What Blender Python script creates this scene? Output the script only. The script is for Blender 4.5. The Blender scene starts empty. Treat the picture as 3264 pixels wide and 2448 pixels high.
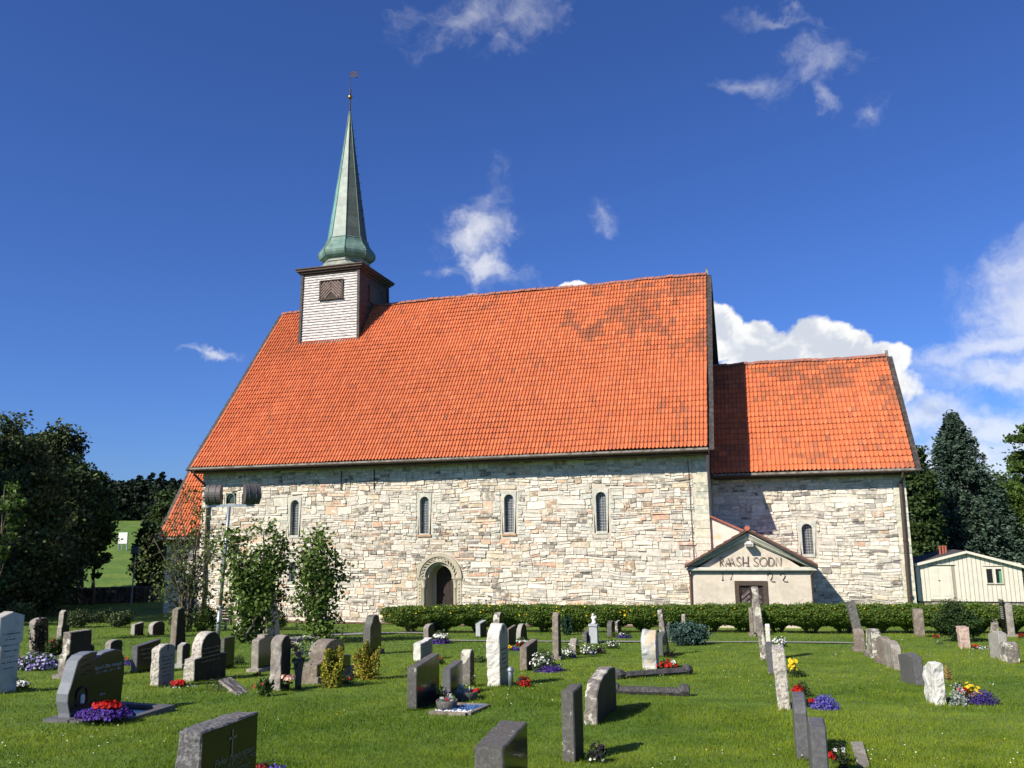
import bpy, math, random
import numpy as np
from mathutils import Matrix, Vector
R = math.radians
rng = np.random.default_rng(7)
random.seed(7)
SC = bpy.context.scene
COL = SC.collection

# ------------------------------------------------------------------ camera
CAM = np.array([1.939, -38.669, 4.275]); YAW, PIT, ROL = R(16.022), R(9.957), R(0.794)
PW, PH, FPX = 3264.0, 2448.0, 1814.802 * 3264 / 2212
fw = np.array([-math.sin(YAW) * math.cos(PIT), math.cos(YAW) * math.cos(PIT), math.sin(PIT)])
rt0 = np.array([math.cos(YAW), math.sin(YAW), 0.0]); up0 = np.cross(rt0, fw)
rt = rt0 * math.cos(ROL) - up0 * math.sin(ROL); up = up0 * math.cos(ROL) + rt0 * math.sin(ROL)
cd = bpy.data.cameras.new('camera'); cd.sensor_width = 36; cd.lens = FPX / PW * 36; cd.clip_end = 6000; cd.clip_start = .1
cam = bpy.data.objects.new('camera', cd); COL.objects.link(cam)
cam.matrix_world = Matrix(((rt[0], up[0], -fw[0], CAM[0]), (rt[1], up[1], -fw[1], CAM[1]), (rt[2], up[2], -fw[2], CAM[2]), (0, 0, 0, 1)))
SC.camera = cam

# ------------------------------------------------------------------ light
SUN_AZ, SUN_EL = R(32), R(37)        # direction the light travels, from +Y towards +X; height of the sun
ld = np.array([math.sin(SUN_AZ) * math.cos(SUN_EL), math.cos(SUN_AZ) * math.cos(SUN_EL), -math.sin(SUN_EL)])
sl = bpy.data.lights.new('sun', 'SUN'); sl.energy = 4.6; sl.angle = R(.53); sl.color = (1, .925, .79)
so = bpy.data.objects.new('sun', sl); COL.objects.link(so)
so.rotation_euler = Vector(ld).to_track_quat('-Z', 'Y').to_euler(); so.location = (-40, -60, 60)
SC.view_settings.view_transform = 'Standard'; SC.view_settings.look = 'None'
SC.view_settings.exposure = 0.6; SC.view_settings.gamma = 1
SC.render.engine = 'CYCLES'
SC.cycles.max_bounces = 4; SC.cycles.diffuse_bounces = 3; SC.cycles.glossy_bounces = 2; SC.cycles.transmission_bounces = 3
SC.cycles.use_adaptive_sampling = True; SC.cycles.adaptive_threshold = .025
SC.cycles.transparent_max_bounces = 6; SC.cycles.caustics_reflective = False; SC.cycles.caustics_refractive = False
SC.cycles.use_denoising = True

def ray(u, v):
    return fw + rt * (u - PW / 2) / FPX - up * (v - PH / 2) / FPX
def onY(u, v, Y):
    d = ray(u, v); return CAM + d * (Y - CAM[1]) / d[1]
def proj(P):
    d = np.asarray(P, float) - CAM; z = d @ fw
    return np.array([PW / 2 + FPX * (d @ rt) / z, PH / 2 - FPX * (d @ up) / z])

# ------------------------------------------------------------------ sky with clouds
W = bpy.data.worlds.new('World'); SC.world = W; W.use_nodes = True
W.cycles.sampling_method = 'MANUAL'; W.cycles.sample_map_resolution = 256
nt = W.node_tree; nt.nodes.clear()
def N(t, **k):
    n = nt.nodes.new(t)
    for a, b in k.items():
        setattr(n, a, b)
    return n
def L(a, b): nt.links.new(a, b)
def mth(op, a, b=None, c=None, clamp=False):
    n = N('ShaderNodeMath', operation=op, use_clamp=clamp)
    for i, x in enumerate((a, b, c)):
        if x is None: continue
        if isinstance(x, (int, float)): n.inputs[i].default_value = x
        else: L(x, n.inputs[i])
    return n.outputs[0]
def vm(op, a, b=None, scale=None):
    n = N('ShaderNodeVectorMath', operation=op)
    for i, x in enumerate((a, b)):
        if x is None: continue
        if isinstance(x, (tuple, list, np.ndarray)): n.inputs[i].default_value = tuple(float(q) for q in x)
        else: L(x, n.inputs[i])
    if scale is not None: n.inputs['Scale'].default_value = scale
    return n.outputs['Value'] if op in ('DOT_PRODUCT', 'LENGTH', 'DISTANCE') else n.outputs[0]
def sstep(x, lo, hi, a=0.0, b=1.0):
    n = N('ShaderNodeMapRange', interpolation_type='SMOOTHSTEP')
    L(x, n.inputs[0])
    for i, q in enumerate((lo, hi, a, b)): n.inputs[i + 1].default_value = q
    return n.outputs[0]
sky = N('ShaderNodeTexSky', sky_type='NISHITA', sun_disc=False)
sky.sun_elevation = SUN_EL
sky.sun_rotation = math.atan2(-ld[0], -ld[1])
sky.air_density = 1.0; sky.dust_density = 0.5; sky.ozone_density = 4.0; sky.altitude = 50
tc = N('ShaderNodeTexCoord'); D = tc.outputs['Generated']
def noise(vec, sc, det=5, rough=.55, dist=0, color=False):
    n = N('ShaderNodeTexNoise'); n.inputs['Scale'].default_value = sc; n.inputs['Detail'].default_value = det
    n.inputs['Roughness'].default_value = rough; n.inputs['Distortion'].default_value = dist
    L(vec, n.inputs['Vector']); return n.outputs['Color' if color else 'Fac']
warp = vm('ADD', D, vm('SCALE', vm('SUBTRACT', noise(D, 9, 5, .6, 0, True), (.5, .5, .5)), scale=.12))
def lump(u, v, a, b, ang=0, dv=None):
    c = ray(u, v); c = c / np.linalg.norm(c)
    r_ = rt - c * (rt @ c); r_ /= np.linalg.norm(r_); u_ = np.cross(r_, c)
    ca, sa = math.cos(R(ang)), math.sin(R(ang))
    r2 = r_ * ca + u_ * sa; u2 = -r_ * sa + u_ * ca
    q = vm('SUBTRACT', dv if dv is not None else warp, c)
    cb = N('ShaderNodeCombineXYZ')
    L(vm('DOT_PRODUCT', q, r2 / (a / FPX)), cb.inputs[0]); L(vm('DOT_PRODUCT', q, u2 / (b / FPX)), cb.inputs[1]); L(vm('DOT_PRODUCT', q, c * 5), cb.inputs[2])
    return mth('SUBTRACT', 1.0, vm('LENGTH', cb.outputs[0]))
def union(ls):
    o = ls[0]
    for x in ls[1:]: o = mth('MAXIMUM', o, x)
    return o
n_f = noise(warp, 22, 8, .62); n_m = noise(D, 14, 6, .6, .6); n_s = noise(D, 60, 5, .6)
wisp = union([lump(1500, 60, 260, 130, 20), lump(1660, 40, 200, 160, 50), lump(1590, 150, 110, 80, 60), lump(2560, 220, 190, 120, 30), lump(2390, 250, 110, 45),
              lump(2600, 330, 120, 45, -50), lump(2800, 380, 90, 70, 40), lump(1500, 760, 180, 130, 30), lump(1560, 860, 210, 80, -15), lump(1540, 660, 90, 150, -25),
              lump(1915, 690, 75, 36, -45), lump(1420, 890, 90, 40), lump(2480, 60, 120, 30), lump(655, 1138, 170, 30)])
a_w = mth('MULTIPLY', sstep(mth('ADD', wisp, mth('MULTIPLY', mth('SUBTRACT', n_f, .5), 2.3)), .15, 1.6), .40)
core = union([lump(1510, 760, 150, 110, 30), lump(1540, 850, 130, 60), lump(650, 1138, 150, 26)])
a_c = mth('MULTIPLY', sstep(mth('ADD', core, mth('MULTIPLY', mth('SUBTRACT', n_f, .5), 1.8)), .1, 1.25), .72)
warp2 = vm('ADD', D, vm('SCALE', vm('SUBTRACT', noise(D, 30, 4, .55, 0, True), (.5, .5, .5)), scale=.022))
cum_l = [lump(2290, 1060, 90, 100, 0, warp2), lump(2400, 1105, 95, 95, 0, warp2), lump(2500, 1150, 100, 90, 0, warp2), lump(2620, 1110, 125, 105, 0, warp2), lump(2700, 1120, 90, 85, 0, warp2),
         lump(2800, 1160, 100, 75, 0, warp2), lump(2560, 1220, 360, 110, 0, warp2), lump(1530, 975, 95, 40, 0, warp2), lump(1835, 930, 70, 34, 0, warp2),
         lump(1680, 1010, 200, 50, 0, warp2)]
cum = union(cum_l)
a_k = sstep(mth('ADD', cum, mth('MULTIPLY', mth('SUBTRACT', noise(D, 45, 6, .55), .5), .42)), .04, .20)
bank = union([lump(3290, 960, 240, 170, 35), lump(3180, 1090, 300, 75, 22), lump(3250, 1180, 330, 80, 12), lump(2960, 1350, 210, 85, 8), lump(3200, 1380, 330, 110, 5),
              lump(3100, 1480, 420, 100, 0), lump(3700, 1100, 500, 330, 10), lump(4400, 1300, 700, 240, 0), lump(-900, 1400, 500, 120, 0)])
a_b = mth('MULTIPLY', sstep(mth('ADD', bank, mth('MULTIPLY', mth('SUBTRACT', n_f, .5), 1.1)), .05, .95), .66)
# the rest of the sky, outside the view: the same kind of scattered fair-weather cloud
front = vm('DOT_PRODUCT', D, fw)
sep = N('ShaderNodeSeparateXYZ'); L(D, sep.inputs[0])
a_o = mth('MULTIPLY', mth('MULTIPLY', sstep(noise(D, 3.2, 8, .6, .5), .56, .72), sstep(front, .72, .5)), sstep(sep.outputs[2], .02, .2, 0, .7))
alpha = mth('MAXIMUM', mth('MAXIMUM', mth('MAXIMUM', a_w, a_c), mth('MAXIMUM', a_k, a_b)), a_o)
shade = sstep(mth('ADD', mth('MULTIPLY', cum, .16), noise(D, 26, 5, .55, .4)), .46, .66, 1.0, .0)
cr = N('ShaderNodeMix', data_type='RGBA'); L(mth('MULTIPLY', shade, 1.0), cr.inputs[0])
cr.inputs[6].default_value = (.66, .71, .80, 1); cr.inputs[7].default_value = (1.0, 1.0, 1.0, 1)
# the camera's colour rendering of clear blue sky
hs = vm('MULTIPLY', sky.outputs[0], (.545, .81, 1.44))
bg1 = N('ShaderNodeBackground'); bg1.inputs[1].default_value = .060; L(hs, bg1.inputs[0])
bg2 = N('ShaderNodeBackground'); bg2.inputs[1].default_value = .66; L(cr.outputs[2], bg2.inputs[0])
mx = N('ShaderNodeMixShader'); L(alpha, mx.inputs[0]); L(bg1.outputs[0], mx.inputs[1]); L(bg2.outputs[0], mx.inputs[2])
wo = N('ShaderNodeOutputWorld'); L(mx.outputs[0], wo.inputs[0])

# ------------------------------------------------------------------ ground shape
def sm(x, a, b):
    t = np.clip((np.asarray(x, float) - a) / (b - a), 0, 1); return t * t * (3 - 2 * t)
def gz(x, y):
    x = np.asarray(x, float); y = np.asarray(y, float)
    z = np.where(y < -1, -.066 * (np.maximum(y, -70) + 1), 0.0)
    z = z + .018 * np.clip(x + 8, 0, 18) * (1 - sm(y, 16, 40))
    s = (-(x + 28) * .72 + (y - 6) * .69)
    z = z + 7.4 * sm(s, 12, 125) * sm(-x, 20, 45) + 5.0 * sm(s, 110, 260) * sm(-x, 20, 60)
    z = z + .02 * np.sin(x * .9 + 1.3 * np.sin(y * .5)) * np.sin(y * .8)
    return z
def gr(u, v):
    d = ray(u, v); t = np.arange(2.0, 220, .02); P = CAM + d * t[:, None]
    k = int(np.argmax(P[:, 2] < gz(P[:, 0], P[:, 1]))); p = P[k].copy(); p[2] = float(gz(p[0], p[1])); return p
def ht(base, v):
    lo, hi = 0.0, 40.0
    for _ in range(40):
        m = (lo + hi) / 2
        if proj(base + np.array([0, 0, m]))[1] > v: lo = m
        else: hi = m
    return lo
def ppm(P):      # pixels per metre along X at a point
    return float(np.linalg.norm(proj(P + np.array([.5, 0, 0])) - proj(P - np.array([.5, 0, 0]))))
def ppv(P):
    return float(np.linalg.norm(proj(P + np.array([0, 0, .5])) - proj(P - np.array([0, 0, .5]))))

# ------------------------------------------------------------------ materials
def mat(name, col, col2=None, ns=5.0, lo=.45, hi=.6, rough=.85, bump=0.0, bs=40.0, attr=False, metal=0.0, var=0.0, vs=3.0, trans=0.0,
        col3=None, ns3=12.0, lo3=.58, hi3=.64, spec=.4, obj=False, stretch=None, coat=0.0):
    m = bpy.data.materials.new(name); m.use_nodes = True
    t = m.node_tree; p = t.nodes['Principled BSDF']
    def n(ty, **k):
        q = t.nodes.new(ty)
        for a, b in k.items(): setattr(q, a, b)
        return q
    if obj: vec = n('ShaderNodeTexCoord').outputs['Object']
    else: vec = n('ShaderNodeNewGeometry').outputs['Position']
    if stretch:
        mp = n('ShaderNodeMapping'); mp.inputs['Scale'].default_value = stretch; t.links.new(vec, mp.inputs[0]); vec = mp.outputs[0]
    def nz(s, det=5, ro=.6):
        q = n('ShaderNodeTexNoise'); q.inputs['Scale'].default_value = s; q.inputs['Detail'].default_value = det; q.inputs['Roughness'].default_value = ro
        t.links.new(vec, q.inputs['Vector']); return q.outputs['Fac']
    def mr(x, a, b, c=0.0, d=1.0):
        q = n('ShaderNodeMapRange', interpolation_type='SMOOTHSTEP'); t.links.new(x, q.inputs[0])
        for i, w in enumerate((a, b, c, d)): q.inputs[i + 1].default_value = w
        return q.outputs[0]
    if attr:
        a = n('ShaderNodeAttribute', attribute_name='Col'); c = a.outputs['Color']
    else:
        a = n('ShaderNodeRGB'); a.outputs[0].default_value = (*col, 1); c = a.outputs[0]
    def mix(f, c1, colr):
        q = n('ShaderNodeMix', data_type='RGBA'); t.links.new(f, q.inputs[0]); t.links.new(c1, q.inputs[6]); q.inputs[7].default_value = (*colr, 1); return q.outputs[2]
    if col2: c = mix(mr(nz(ns), lo, hi), c, col2)
    if col3: c = mix(mr(nz(ns3, 6, .65), lo3, hi3), c, col3)
    if var:
        v = mr(nz(vs), .3, .7, 1 - var, 1 + var)
        q = n('ShaderNodeVectorMath', operation='SCALE'); t.links.new(c, q.inputs[0]); t.links.new(v, q.inputs['Scale']); c = q.outputs[0]
    t.links.new(c, p.inputs['Base Color'])
    p.inputs['Roughness'].default_value = rough; p.inputs['Metallic'].default_value = metal; p.inputs['Specular IOR Level'].default_value = spec
    if coat: p.inputs['Coat Weight'].default_value = coat; p.inputs['Coat Roughness'].default_value = .08
    if bump:
        b = n('ShaderNodeBump'); b.inputs['Strength'].default_value = 1.0; b.inputs['Distance'].default_value = bump
        t.links.new(nz(bs, 6, .65), b.inputs['Height']); t.links.new(b.outputs[0], p.inputs['Normal'])
    if trans:
        tr = n('ShaderNodeBsdfTranslucent'); t.links.new(c, tr.inputs[0])
        ms = n('ShaderNodeMixShader'); ms.inputs[0].default_value = trans
        t.links.new(p.outputs[0], ms.inputs[1]); t.links.new(tr.outputs[0], ms.inputs[2])
        t.links.new(ms.outputs[0], t.nodes['Material Output'].inputs[0])
    return m
MT = {}
MT['rubble'] = mat('rubble_stone', (0, 0, 0), attr=True, col2=(.38, .34, .285), ns=6, lo=.60, hi=.78, col3=(.68, .61, .50), ns3=4, lo3=.46, hi3=.66, rough=.9, bump=.010, bs=18, var=.16, vs=7)
MT['mortar'] = mat('lime_mortar', (.54, .485, .40), (.37, .33, .27), ns=1.6, lo=.5, hi=.7, rough=.95, bump=.01, bs=35, var=.12, vs=8)
MT['soap'] = mat('soapstone', (.46, .465, .41), (.54, .52, .44), ns=2.5, rough=.75, bump=.004, bs=30, var=.10, vs=5)
MT['tile'] = mat('clay_tile', (0, 0, 0), attr=True, rough=.75, var=.08, vs=14, bump=.003, bs=60, spec=.3, col2=(.17, .11, .08), ns=9, lo=.66, hi=.80)
MT['tileend'] = mat('ridge_tile', (.33, .12, .08), (.22, .10, .08), ns=4, rough=.8, var=.15)
MT['brown'] = mat('brown_wood', (.055, .036, .026), (.085, .06, .045), ns=6, rough=.7, bump=.004, bs=50, stretch=(1, 1, 6))
MT['verge'] = mat('dark_verge_board', (.035, .028, .025), (.07, .06, .055), ns=5, rough=.7)
MT['eavegrey'] = mat('grey_weathered_wood', (.26, .24, .21), (.14, .12, .10), ns=4, rough=.85, bump=.004, bs=40, var=.2, vs=12)
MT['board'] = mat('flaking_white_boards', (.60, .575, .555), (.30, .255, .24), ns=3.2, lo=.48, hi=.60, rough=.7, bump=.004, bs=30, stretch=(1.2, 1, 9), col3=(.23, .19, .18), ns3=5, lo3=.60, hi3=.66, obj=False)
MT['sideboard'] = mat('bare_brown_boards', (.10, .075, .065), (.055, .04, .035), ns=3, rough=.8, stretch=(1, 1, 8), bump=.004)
MT['louvre'] = mat('brown_louvre', (.20, .145, .125), (.13, .09, .075), ns=5, rough=.7)
MT['copper'] = mat('patinated_copper', (.10, .185, .155), (.17, .25, .21), ns=1.4, lo=.40, hi=.66, rough=.62, metal=.0, bump=.004, bs=5, var=.2, vs=2.5, col3=(.07, .10, .09), ns3=3, lo3=.60, hi3=.78, stretch=(1, 1, .5))
MT['sheet'] = mat('copper_sheet', (0, 0, 0), attr=True, rough=.55, bump=.004, bs=6, var=.16, vs=3.0, col2=(.10, .13, .115), ns=2.2, lo=.62, hi=.85)
MT['copperlip'] = mat('pale_copper', (.29, .30, .25), (.19, .225, .19), ns=2, rough=.55, metal=.0, var=.12)
MT['gold'] = mat('gilded_ball', (.42, .25, .10), rough=.3, metal=.9)
MT['iron'] = mat('dark_iron', (.045, .032, .028), (.09, .05, .035), ns=20, rough=.7)
MT['letter'] = mat('rusty_iron_lettering', (.085, .05, .038), (.05, .03, .025), ns=12, rough=.75)
MT['plaster'] = mat('pink_beige_plaster', (.575, .51, .42), (.51, .45, .37), ns=1.2, rough=.92, bump=.006, bs=28, var=.07, vs=6)
MT['plasterstone'] = mat('pale_washed_stone', (.66, .58, .50), (.66, .50, .30), ns=2.2, lo=.55, hi=.7, rough=.9, bump=.004, var=.06)
MT['trim'] = mat('grey_green_paint', (.33, .34, .27), (.26, .27, .21), ns=4, rough=.6)
MT['trimpale'] = mat('pale_grey_paint', (.55, .53, .44), (.45, .44, .36), ns=4, rough=.6)
MT['doorboard'] = mat('weathered_door_board', (.16, .125, .115), (.09, .065, .06), ns=6, rough=.75, bump=.003)
MT['doordark'] = mat('tarred_door', (.022, .015, .012), (.035, .022, .018), ns=5, rough=.7)
MT['carved'] = mat('carved_limestone', (.47, .42, .31), (.36, .34, .26), ns=3, rough=.88, bump=.006, bs=40, var=.1)
MT['glass'] = mat('leaded_glass', (.085, .09, .092), (.13, .132, .135), ns=9, rough=.25, spec=.35, var=.3, vs=14)
MT['lead'] = mat('lead_came', (.36, .365, .37), rough=.5, metal=.2)
MT['white'] = mat('white_enamel', (.66, .66, .64), rough=.4)
MT['steel'] = mat('galvanised_steel', (.30, .34, .36), (.23, .27, .29), ns=6, rough=.45, metal=.6)
MT['drum'] = mat('dark_grey_lamp_housing', (.115, .104, .10), rough=.55, metal=.3)
MT['cream'] = mat('cream_paint', (.62, .59, .495), rough=.6, var=.05)
MT['creamgap'] = mat('cream_paint_dark_joint', (.30, .27, .20), rough=.8)  # darker recessed base that shows as lines between the hut boards
MT['hutroof'] = mat('dark_felt_roof', (.06, .055, .055), rough=.9)
MT['clayred'] = mat('red_clay', (.32, .10, .06), rough=.8)
MT['dark'] = mat('dark_interior', (.012, .012, .014), rough=.3, spec=.6)
MT['curtain'] = mat('green_curtain', (.10, .30, .16), rough=.8)
MT['bark'] = mat('bark', (.085, .068, .05), (.14, .12, .095), ns=9, rough=.95, bump=.01, bs=30)
MT['leaf'] = mat('leaves', (0, 0, 0), attr=True, rough=.6, trans=.28, spec=.25)
MT['leafdark'] = mat('shaded_leaves', (0, 0, 0), attr=True, rough=.65, trans=.12, spec=.2)
MT['needle'] = mat('needles', (0, 0, 0), attr=True, rough=.7, trans=.08, spec=.2)
MT['petal'] = mat('petals', (0, 0, 0), attr=True, rough=.6, trans=.25, spec=.2)
MT['grass'] = mat('grass_blades', (0, 0, 0), attr=True, rough=.8, trans=.40, spec=.06)
MT['ground'] = mat('turf', (.080, .15, .014), (.12, .185, .02), ns=.35, lo=.4, hi=.65, rough=.95, bump=.03, bs=9, var=.25, vs=2.5)
MT['gravel'] = mat('path_gravel', (.22, .215, .21), (.33, .32, .31), ns=40, rough=.95, bump=.01, bs=60)
MT['soil'] = mat('bare_soil', (.13, .085, .055), (.20, .14, .09), ns=5, rough=.95, bump=.02, bs=20)
# headstones
MT['g_grey'] = mat('weathered_granite', (.235, .21, .18), (.33, .30, .26), ns=6, col3=(.55, .53, .46), ns3=9, lo3=.66, hi3=.69, rough=.9, bump=.010, bs=45, var=.18, vs=14)
MT['g_brown'] = mat('brown_weathered_granite', (.175, .145, .115), (.25, .21, .17), ns=7, col3=(.58, .57, .50), ns3=7, lo3=.69, hi3=.71, rough=.9, bump=.008, bs=45, var=.2, vs=20)
MT['g_lichen'] = mat('lichened_stone', (.15, .135, .115), (.26, .23, .20), ns=9, col3=(.50, .48, .40), ns3=6, lo3=.53, hi3=.57, rough=.92, bump=.012, bs=40, var=.15, vs=20)
MT['g_speck'] = mat('speckled_granite', (.48, .44, .38), (.24, .22, .19), ns=22, lo=.52, hi=.58, rough=.92, bump=.012, bs=40, var=.1)
MT['g_pale'] = mat('pale_granite', (.36, .34, .30), (.28, .27, .24), ns=14, rough=.85, bump=.004, bs=60, var=.1)
MT['g_dark'] = mat('dark_granite', (.082, .079, .072), (.118, .114, .104), ns=30, rough=.7, bump=.003, bs=90, col3=(.34, .33, .29), ns3=11, lo3=.63, hi3=.68, var=.14)
MT['g_darkrough'] = mat('rough_hewn_dark_granite', (.10, .095, .095), (.20, .195, .195), ns=35, rough=.8, bump=.02, bs=30, var=.2, vs=25)
MT['g_slate'] = mat('blue_slate', (.092, .091, .096), (.122, .120, .124), ns=25, rough=.6, var=.08)
MT['g_white'] = mat('rough_white_stone', (.60, .58, .53), (.47, .45, .40), ns=8, lo=.55, hi=.75, rough=.9, bump=.02, bs=20, var=.06)
MT['g_marble'] = mat('veined_white_rock', (.60, .59, .55), (.30, .29, .27), ns=9, lo=.56, hi=.66, rough=.85, bump=.025, bs=16, var=.08)
MT['g_boulder'] = mat('grey_and_ochre_boulder', (.43, .44, .43), (.50, .40, .27), ns=2.2, lo=.50, hi=.60, rough=.85, bump=.012, bs=14, var=.16, vs=7, stretch=(1, 1, .4))
MT['g_pink'] = mat('pink_granite', (.50, .37, .31), (.36, .26, .22), ns=16, rough=.8, bump=.01, bs=40)
MT['g_old'] = mat('sooty_kerb_granite', (.050, .047, .048), (.085, .08, .08), ns=25, rough=.85, bump=.012, bs=35, var=.2)
MT['f_black'] = mat('polished_black_granite', (.010, .010, .012), (.016, .015, .014), ns=40, rough=.14, spec=.5)
MT['f_blue'] = mat('polished_blue_grey_granite', (.15, .165, .185), (.19, .20, .215), ns=50, rough=.35)
MT['f_grey'] = mat('honed_grey_face', (.024, .023, .017), (.036, .034, .025), ns=20, rough=.6, var=.2, spec=.12)
MT['f_brown'] = mat('polished_brown_granite', (.035, .024, .021), (.05, .036, .03), ns=40, rough=.12, spec=.6)
MT['f_light'] = mat('weathered_light_marble', (.40, .42, .44), (.27, .28, .29), ns=4, lo=.5, hi=.75, rough=.7, var=.1)
MT['ink'] = mat('black_engraving', (.02, .02, .02), rough=.7)
MT['gilt'] = mat('faded_gilt_engraving', (.30, .24, .13), rough=.6)
MT['silver'] = mat('pale_engraving', (.42, .42, .42), rough=.6)
MT['bluechip'] = mat('blue_glass_gravel', (.05, .11, .27), (.09, .17, .36), ns=60, rough=.4)
MT['pebble'] = mat('white_pebble', (.64, .63, .60), rough=.6)
MT['wire'] = mat('black_wire', (.02, .02, .02), rough=.5)
MT['oldwood'] = mat('old_bench_wood', (.22, .20, .17), (.15, .13, .11), ns=8, rough=.9, stretch=(1, 1, 5))
MT['drywall'] = mat('mossy_dry_stone', (.10, .095, .085), (.055, .06, .04), ns=2, rough=.95, bump=.03, bs=8, var=.3)

# ------------------------------------------------------------------ mesh helpers
class S:
    """a soup of vertices, triangles, quads and vertex colours that becomes ONE mesh object"""
    def __init__(s): s.V, s.T, s.Q, s.C, s.TM, s.QM, s.n = [], [], [], [], [], [], 0
    def add(s, V, tri=None, quad=None, col=None, mi=0):
        V = np.asarray(V, float).reshape(-1, 3); s.V.append(V)
        if tri is not None and len(tri):
            t_ = np.asarray(tri, int).reshape(-1, 3) + s.n; s.T.append(t_); s.TM.append(np.full(len(t_), mi))
        if quad is not None and len(quad):
            q_ = np.asarray(quad, int).reshape(-1, 4) + s.n; s.Q.append(q_); s.QM.append(np.full(len(q_), mi))
        if col is not None:
            c = np.asarray(col, float); s.C.append(np.broadcast_to(c, (len(V), 3)).copy() if c.ndim == 1 else c)
        else: s.C.append(np.full((len(V), 3), .5))
        s.n += len(V); return s
    def mesh(s, name, off=None):
        V = np.concatenate(s.V)
        if off is not None: V = V - np.asarray(off)
        T = np.concatenate(s.T) if s.T else np.zeros((0, 3), int); Q = np.concatenate(s.Q) if s.Q else np.zeros((0, 4), int)
        me = bpy.data.meshes.new(name); me.vertices.add(len(V)); me.vertices.foreach_set('co', V.astype(np.float32).ravel())
        nl = T.size + Q.size; me.loops.add(nl); me.loops.foreach_set('vertex_index', np.concatenate([T.ravel(), Q.ravel()]).astype(np.int32))
        me.polygons.add(len(T) + len(Q))
        me.polygons.foreach_set('loop_start', np.concatenate([np.arange(len(T)) * 3, T.size + np.arange(len(Q)) * 4]).astype(np.int32))
        mi = np.concatenate([np.concatenate(s.TM) if s.TM else np.zeros(0, int), np.concatenate(s.QM) if s.QM else np.zeros(0, int)])
        if mi.any(): me.polygons.foreach_set('material_index', mi.astype(np.int32))
        a = me.color_attributes.new('Col', 'FLOAT_COLOR', 'POINT')
        c = np.concatenate([np.concatenate(s.C), np.ones((len(V), 1))], 1); a.data.foreach_set('color', c.astype(np.float32).ravel())
        me.update(calc_edges=True); me.validate(); return me
    def build(s, name, m, parent=None, smooth=False, off=None):
        root = parent
        if off is None and parent is not None: off = world_of(parent)
        me = s.mesh(name, off)
        for x in (m if isinstance(m, (list, tuple)) else [m]): me.materials.append(MT[x] if isinstance(x, str) else x)
        me.polygons.foreach_set('use_smooth', np.full(len(me.polygons), bool(smooth)))
        o = bpy.data.objects.new(name, me); COL.objects.link(o); o.parent = parent; return o
def world_of(o):
    p = np.zeros(3)
    while o is not None: p += np.array(o.location); o = o.parent
    return p
def empty(name, loc=(0, 0, 0)):
    o = bpy.data.objects.new(name, None); COL.objects.link(o); o.location = tuple(float(x) for x in loc); o.empty_display_size = .2; return o
def tag(o, label, cat, group=None, kind=None):
    o['label'] = label; o['category'] = cat
    if group: o['group'] = group
    if kind: o['kind'] = kind
    return o
def struct(o): o['kind'] = 'structure'; return o
BQ = np.array([(0, 3, 2, 1), (4, 5, 6, 7), (0, 1, 5, 4), (1, 2, 6, 5), (2, 3, 7, 6), (3, 0, 4, 7)])
def boxv(x0, x1, y0, y1, z0, z1):
    return np.array([(x0, y0, z0), (x1, y0, z0), (x1, y1, z0), (x0, y1, z0), (x0, y0, z1), (x1, y0, z1), (x1, y1, z1), (x0, y1, z1)], float)
def box(s, x0, x1, y0, y1, z0, z1, col=None, mi=0): return s.add(boxv(x0, x1, y0, y1, z0, z1), quad=BQ, col=col, mi=mi)
def bar(s, A, B, w, h, upv=(0, 0, 1), col=None, mi=0):
    A, B = np.asarray(A, float), np.asarray(B, float); d = B - A; l = np.linalg.norm(d); d = d / l
    u = np.cross(np.asarray(upv, float), d); u /= np.linalg.norm(u); v = np.cross(d, u)
    q = boxv(-w / 2, w / 2, -h / 2, h / 2, 0, l)
    return s.add(A + q[:, :1] * u + q[:, 1:2] * v + q[:, 2:] * d, quad=BQ, col=col, mi=mi)
def tube(s, P, r, n=8, col=None, cap=True):
    P = np.asarray(P, float); k = len(P); r = np.broadcast_to(np.asarray(r, float), (k,))
    t = np.gradient(P, axis=0); t /= np.linalg.norm(t, axis=1)[:, None] + 1e-9
    ref = np.array([0, 0, 1.0]) if abs(t[0][2]) < .9 else np.array([1.0, 0, 0])
    u = np.cross(t, ref); u /= np.linalg.norm(u, axis=1)[:, None] + 1e-9; v = np.cross(t, u)
    a = np.linspace(0, 2 * math.pi, n, endpoint=False)
    V = (P[:, None] + r[:, None, None] * (np.cos(a)[None, :, None] * u[:, None] + np.sin(a)[None, :, None] * v[:, None])).reshape(-1, 3)
    i = np.arange(k - 1)[:, None] * n + np.arange(n)[None]; j = np.arange(k - 1)[:, None] * n + (np.arange(n)[None] + 1) % n
    Q = np.stack([i, j, j + n, i + n], -1).reshape(-1, 4)
    T = None
    if cap:
        V = np.concatenate([V, P[:1], P[-1:]]); b = k * n; e = (k - 1) * n
        T = [(b, (q + 1) % n, q) for q in range(n)] + [(b + 1, e + q, e + (q + 1) % n) for q in range(n)]
    return s.add(V, tri=T, quad=Q, col=col)
def lathe(s, prof, c, n=24, col=None, ang=None, sq=None):
    """profile of (radius, z); sq gives a polygon section of n sides turned by ang"""
    a = np.linspace(0, 2 * math.pi, n, endpoint=False) + (ang or 0)
    P = np.array(prof, float); k = len(P)
    V = np.stack([P[:, :1] * np.cos(a), P[:, :1] * np.sin(a), np.repeat(P[:, 1:], n, 1)], -1).reshape(-1, 3) + np.asarray(c, float)
    i = np.arange(k - 1)[:, None] * n + np.arange(n)[None]; j = np.arange(k - 1)[:, None] * n + (np.arange(n)[None] + 1) % n
    return s.add(V, quad=np.stack([i, j, j + n, i + n], -1).reshape(-1, 4), col=col)
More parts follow.
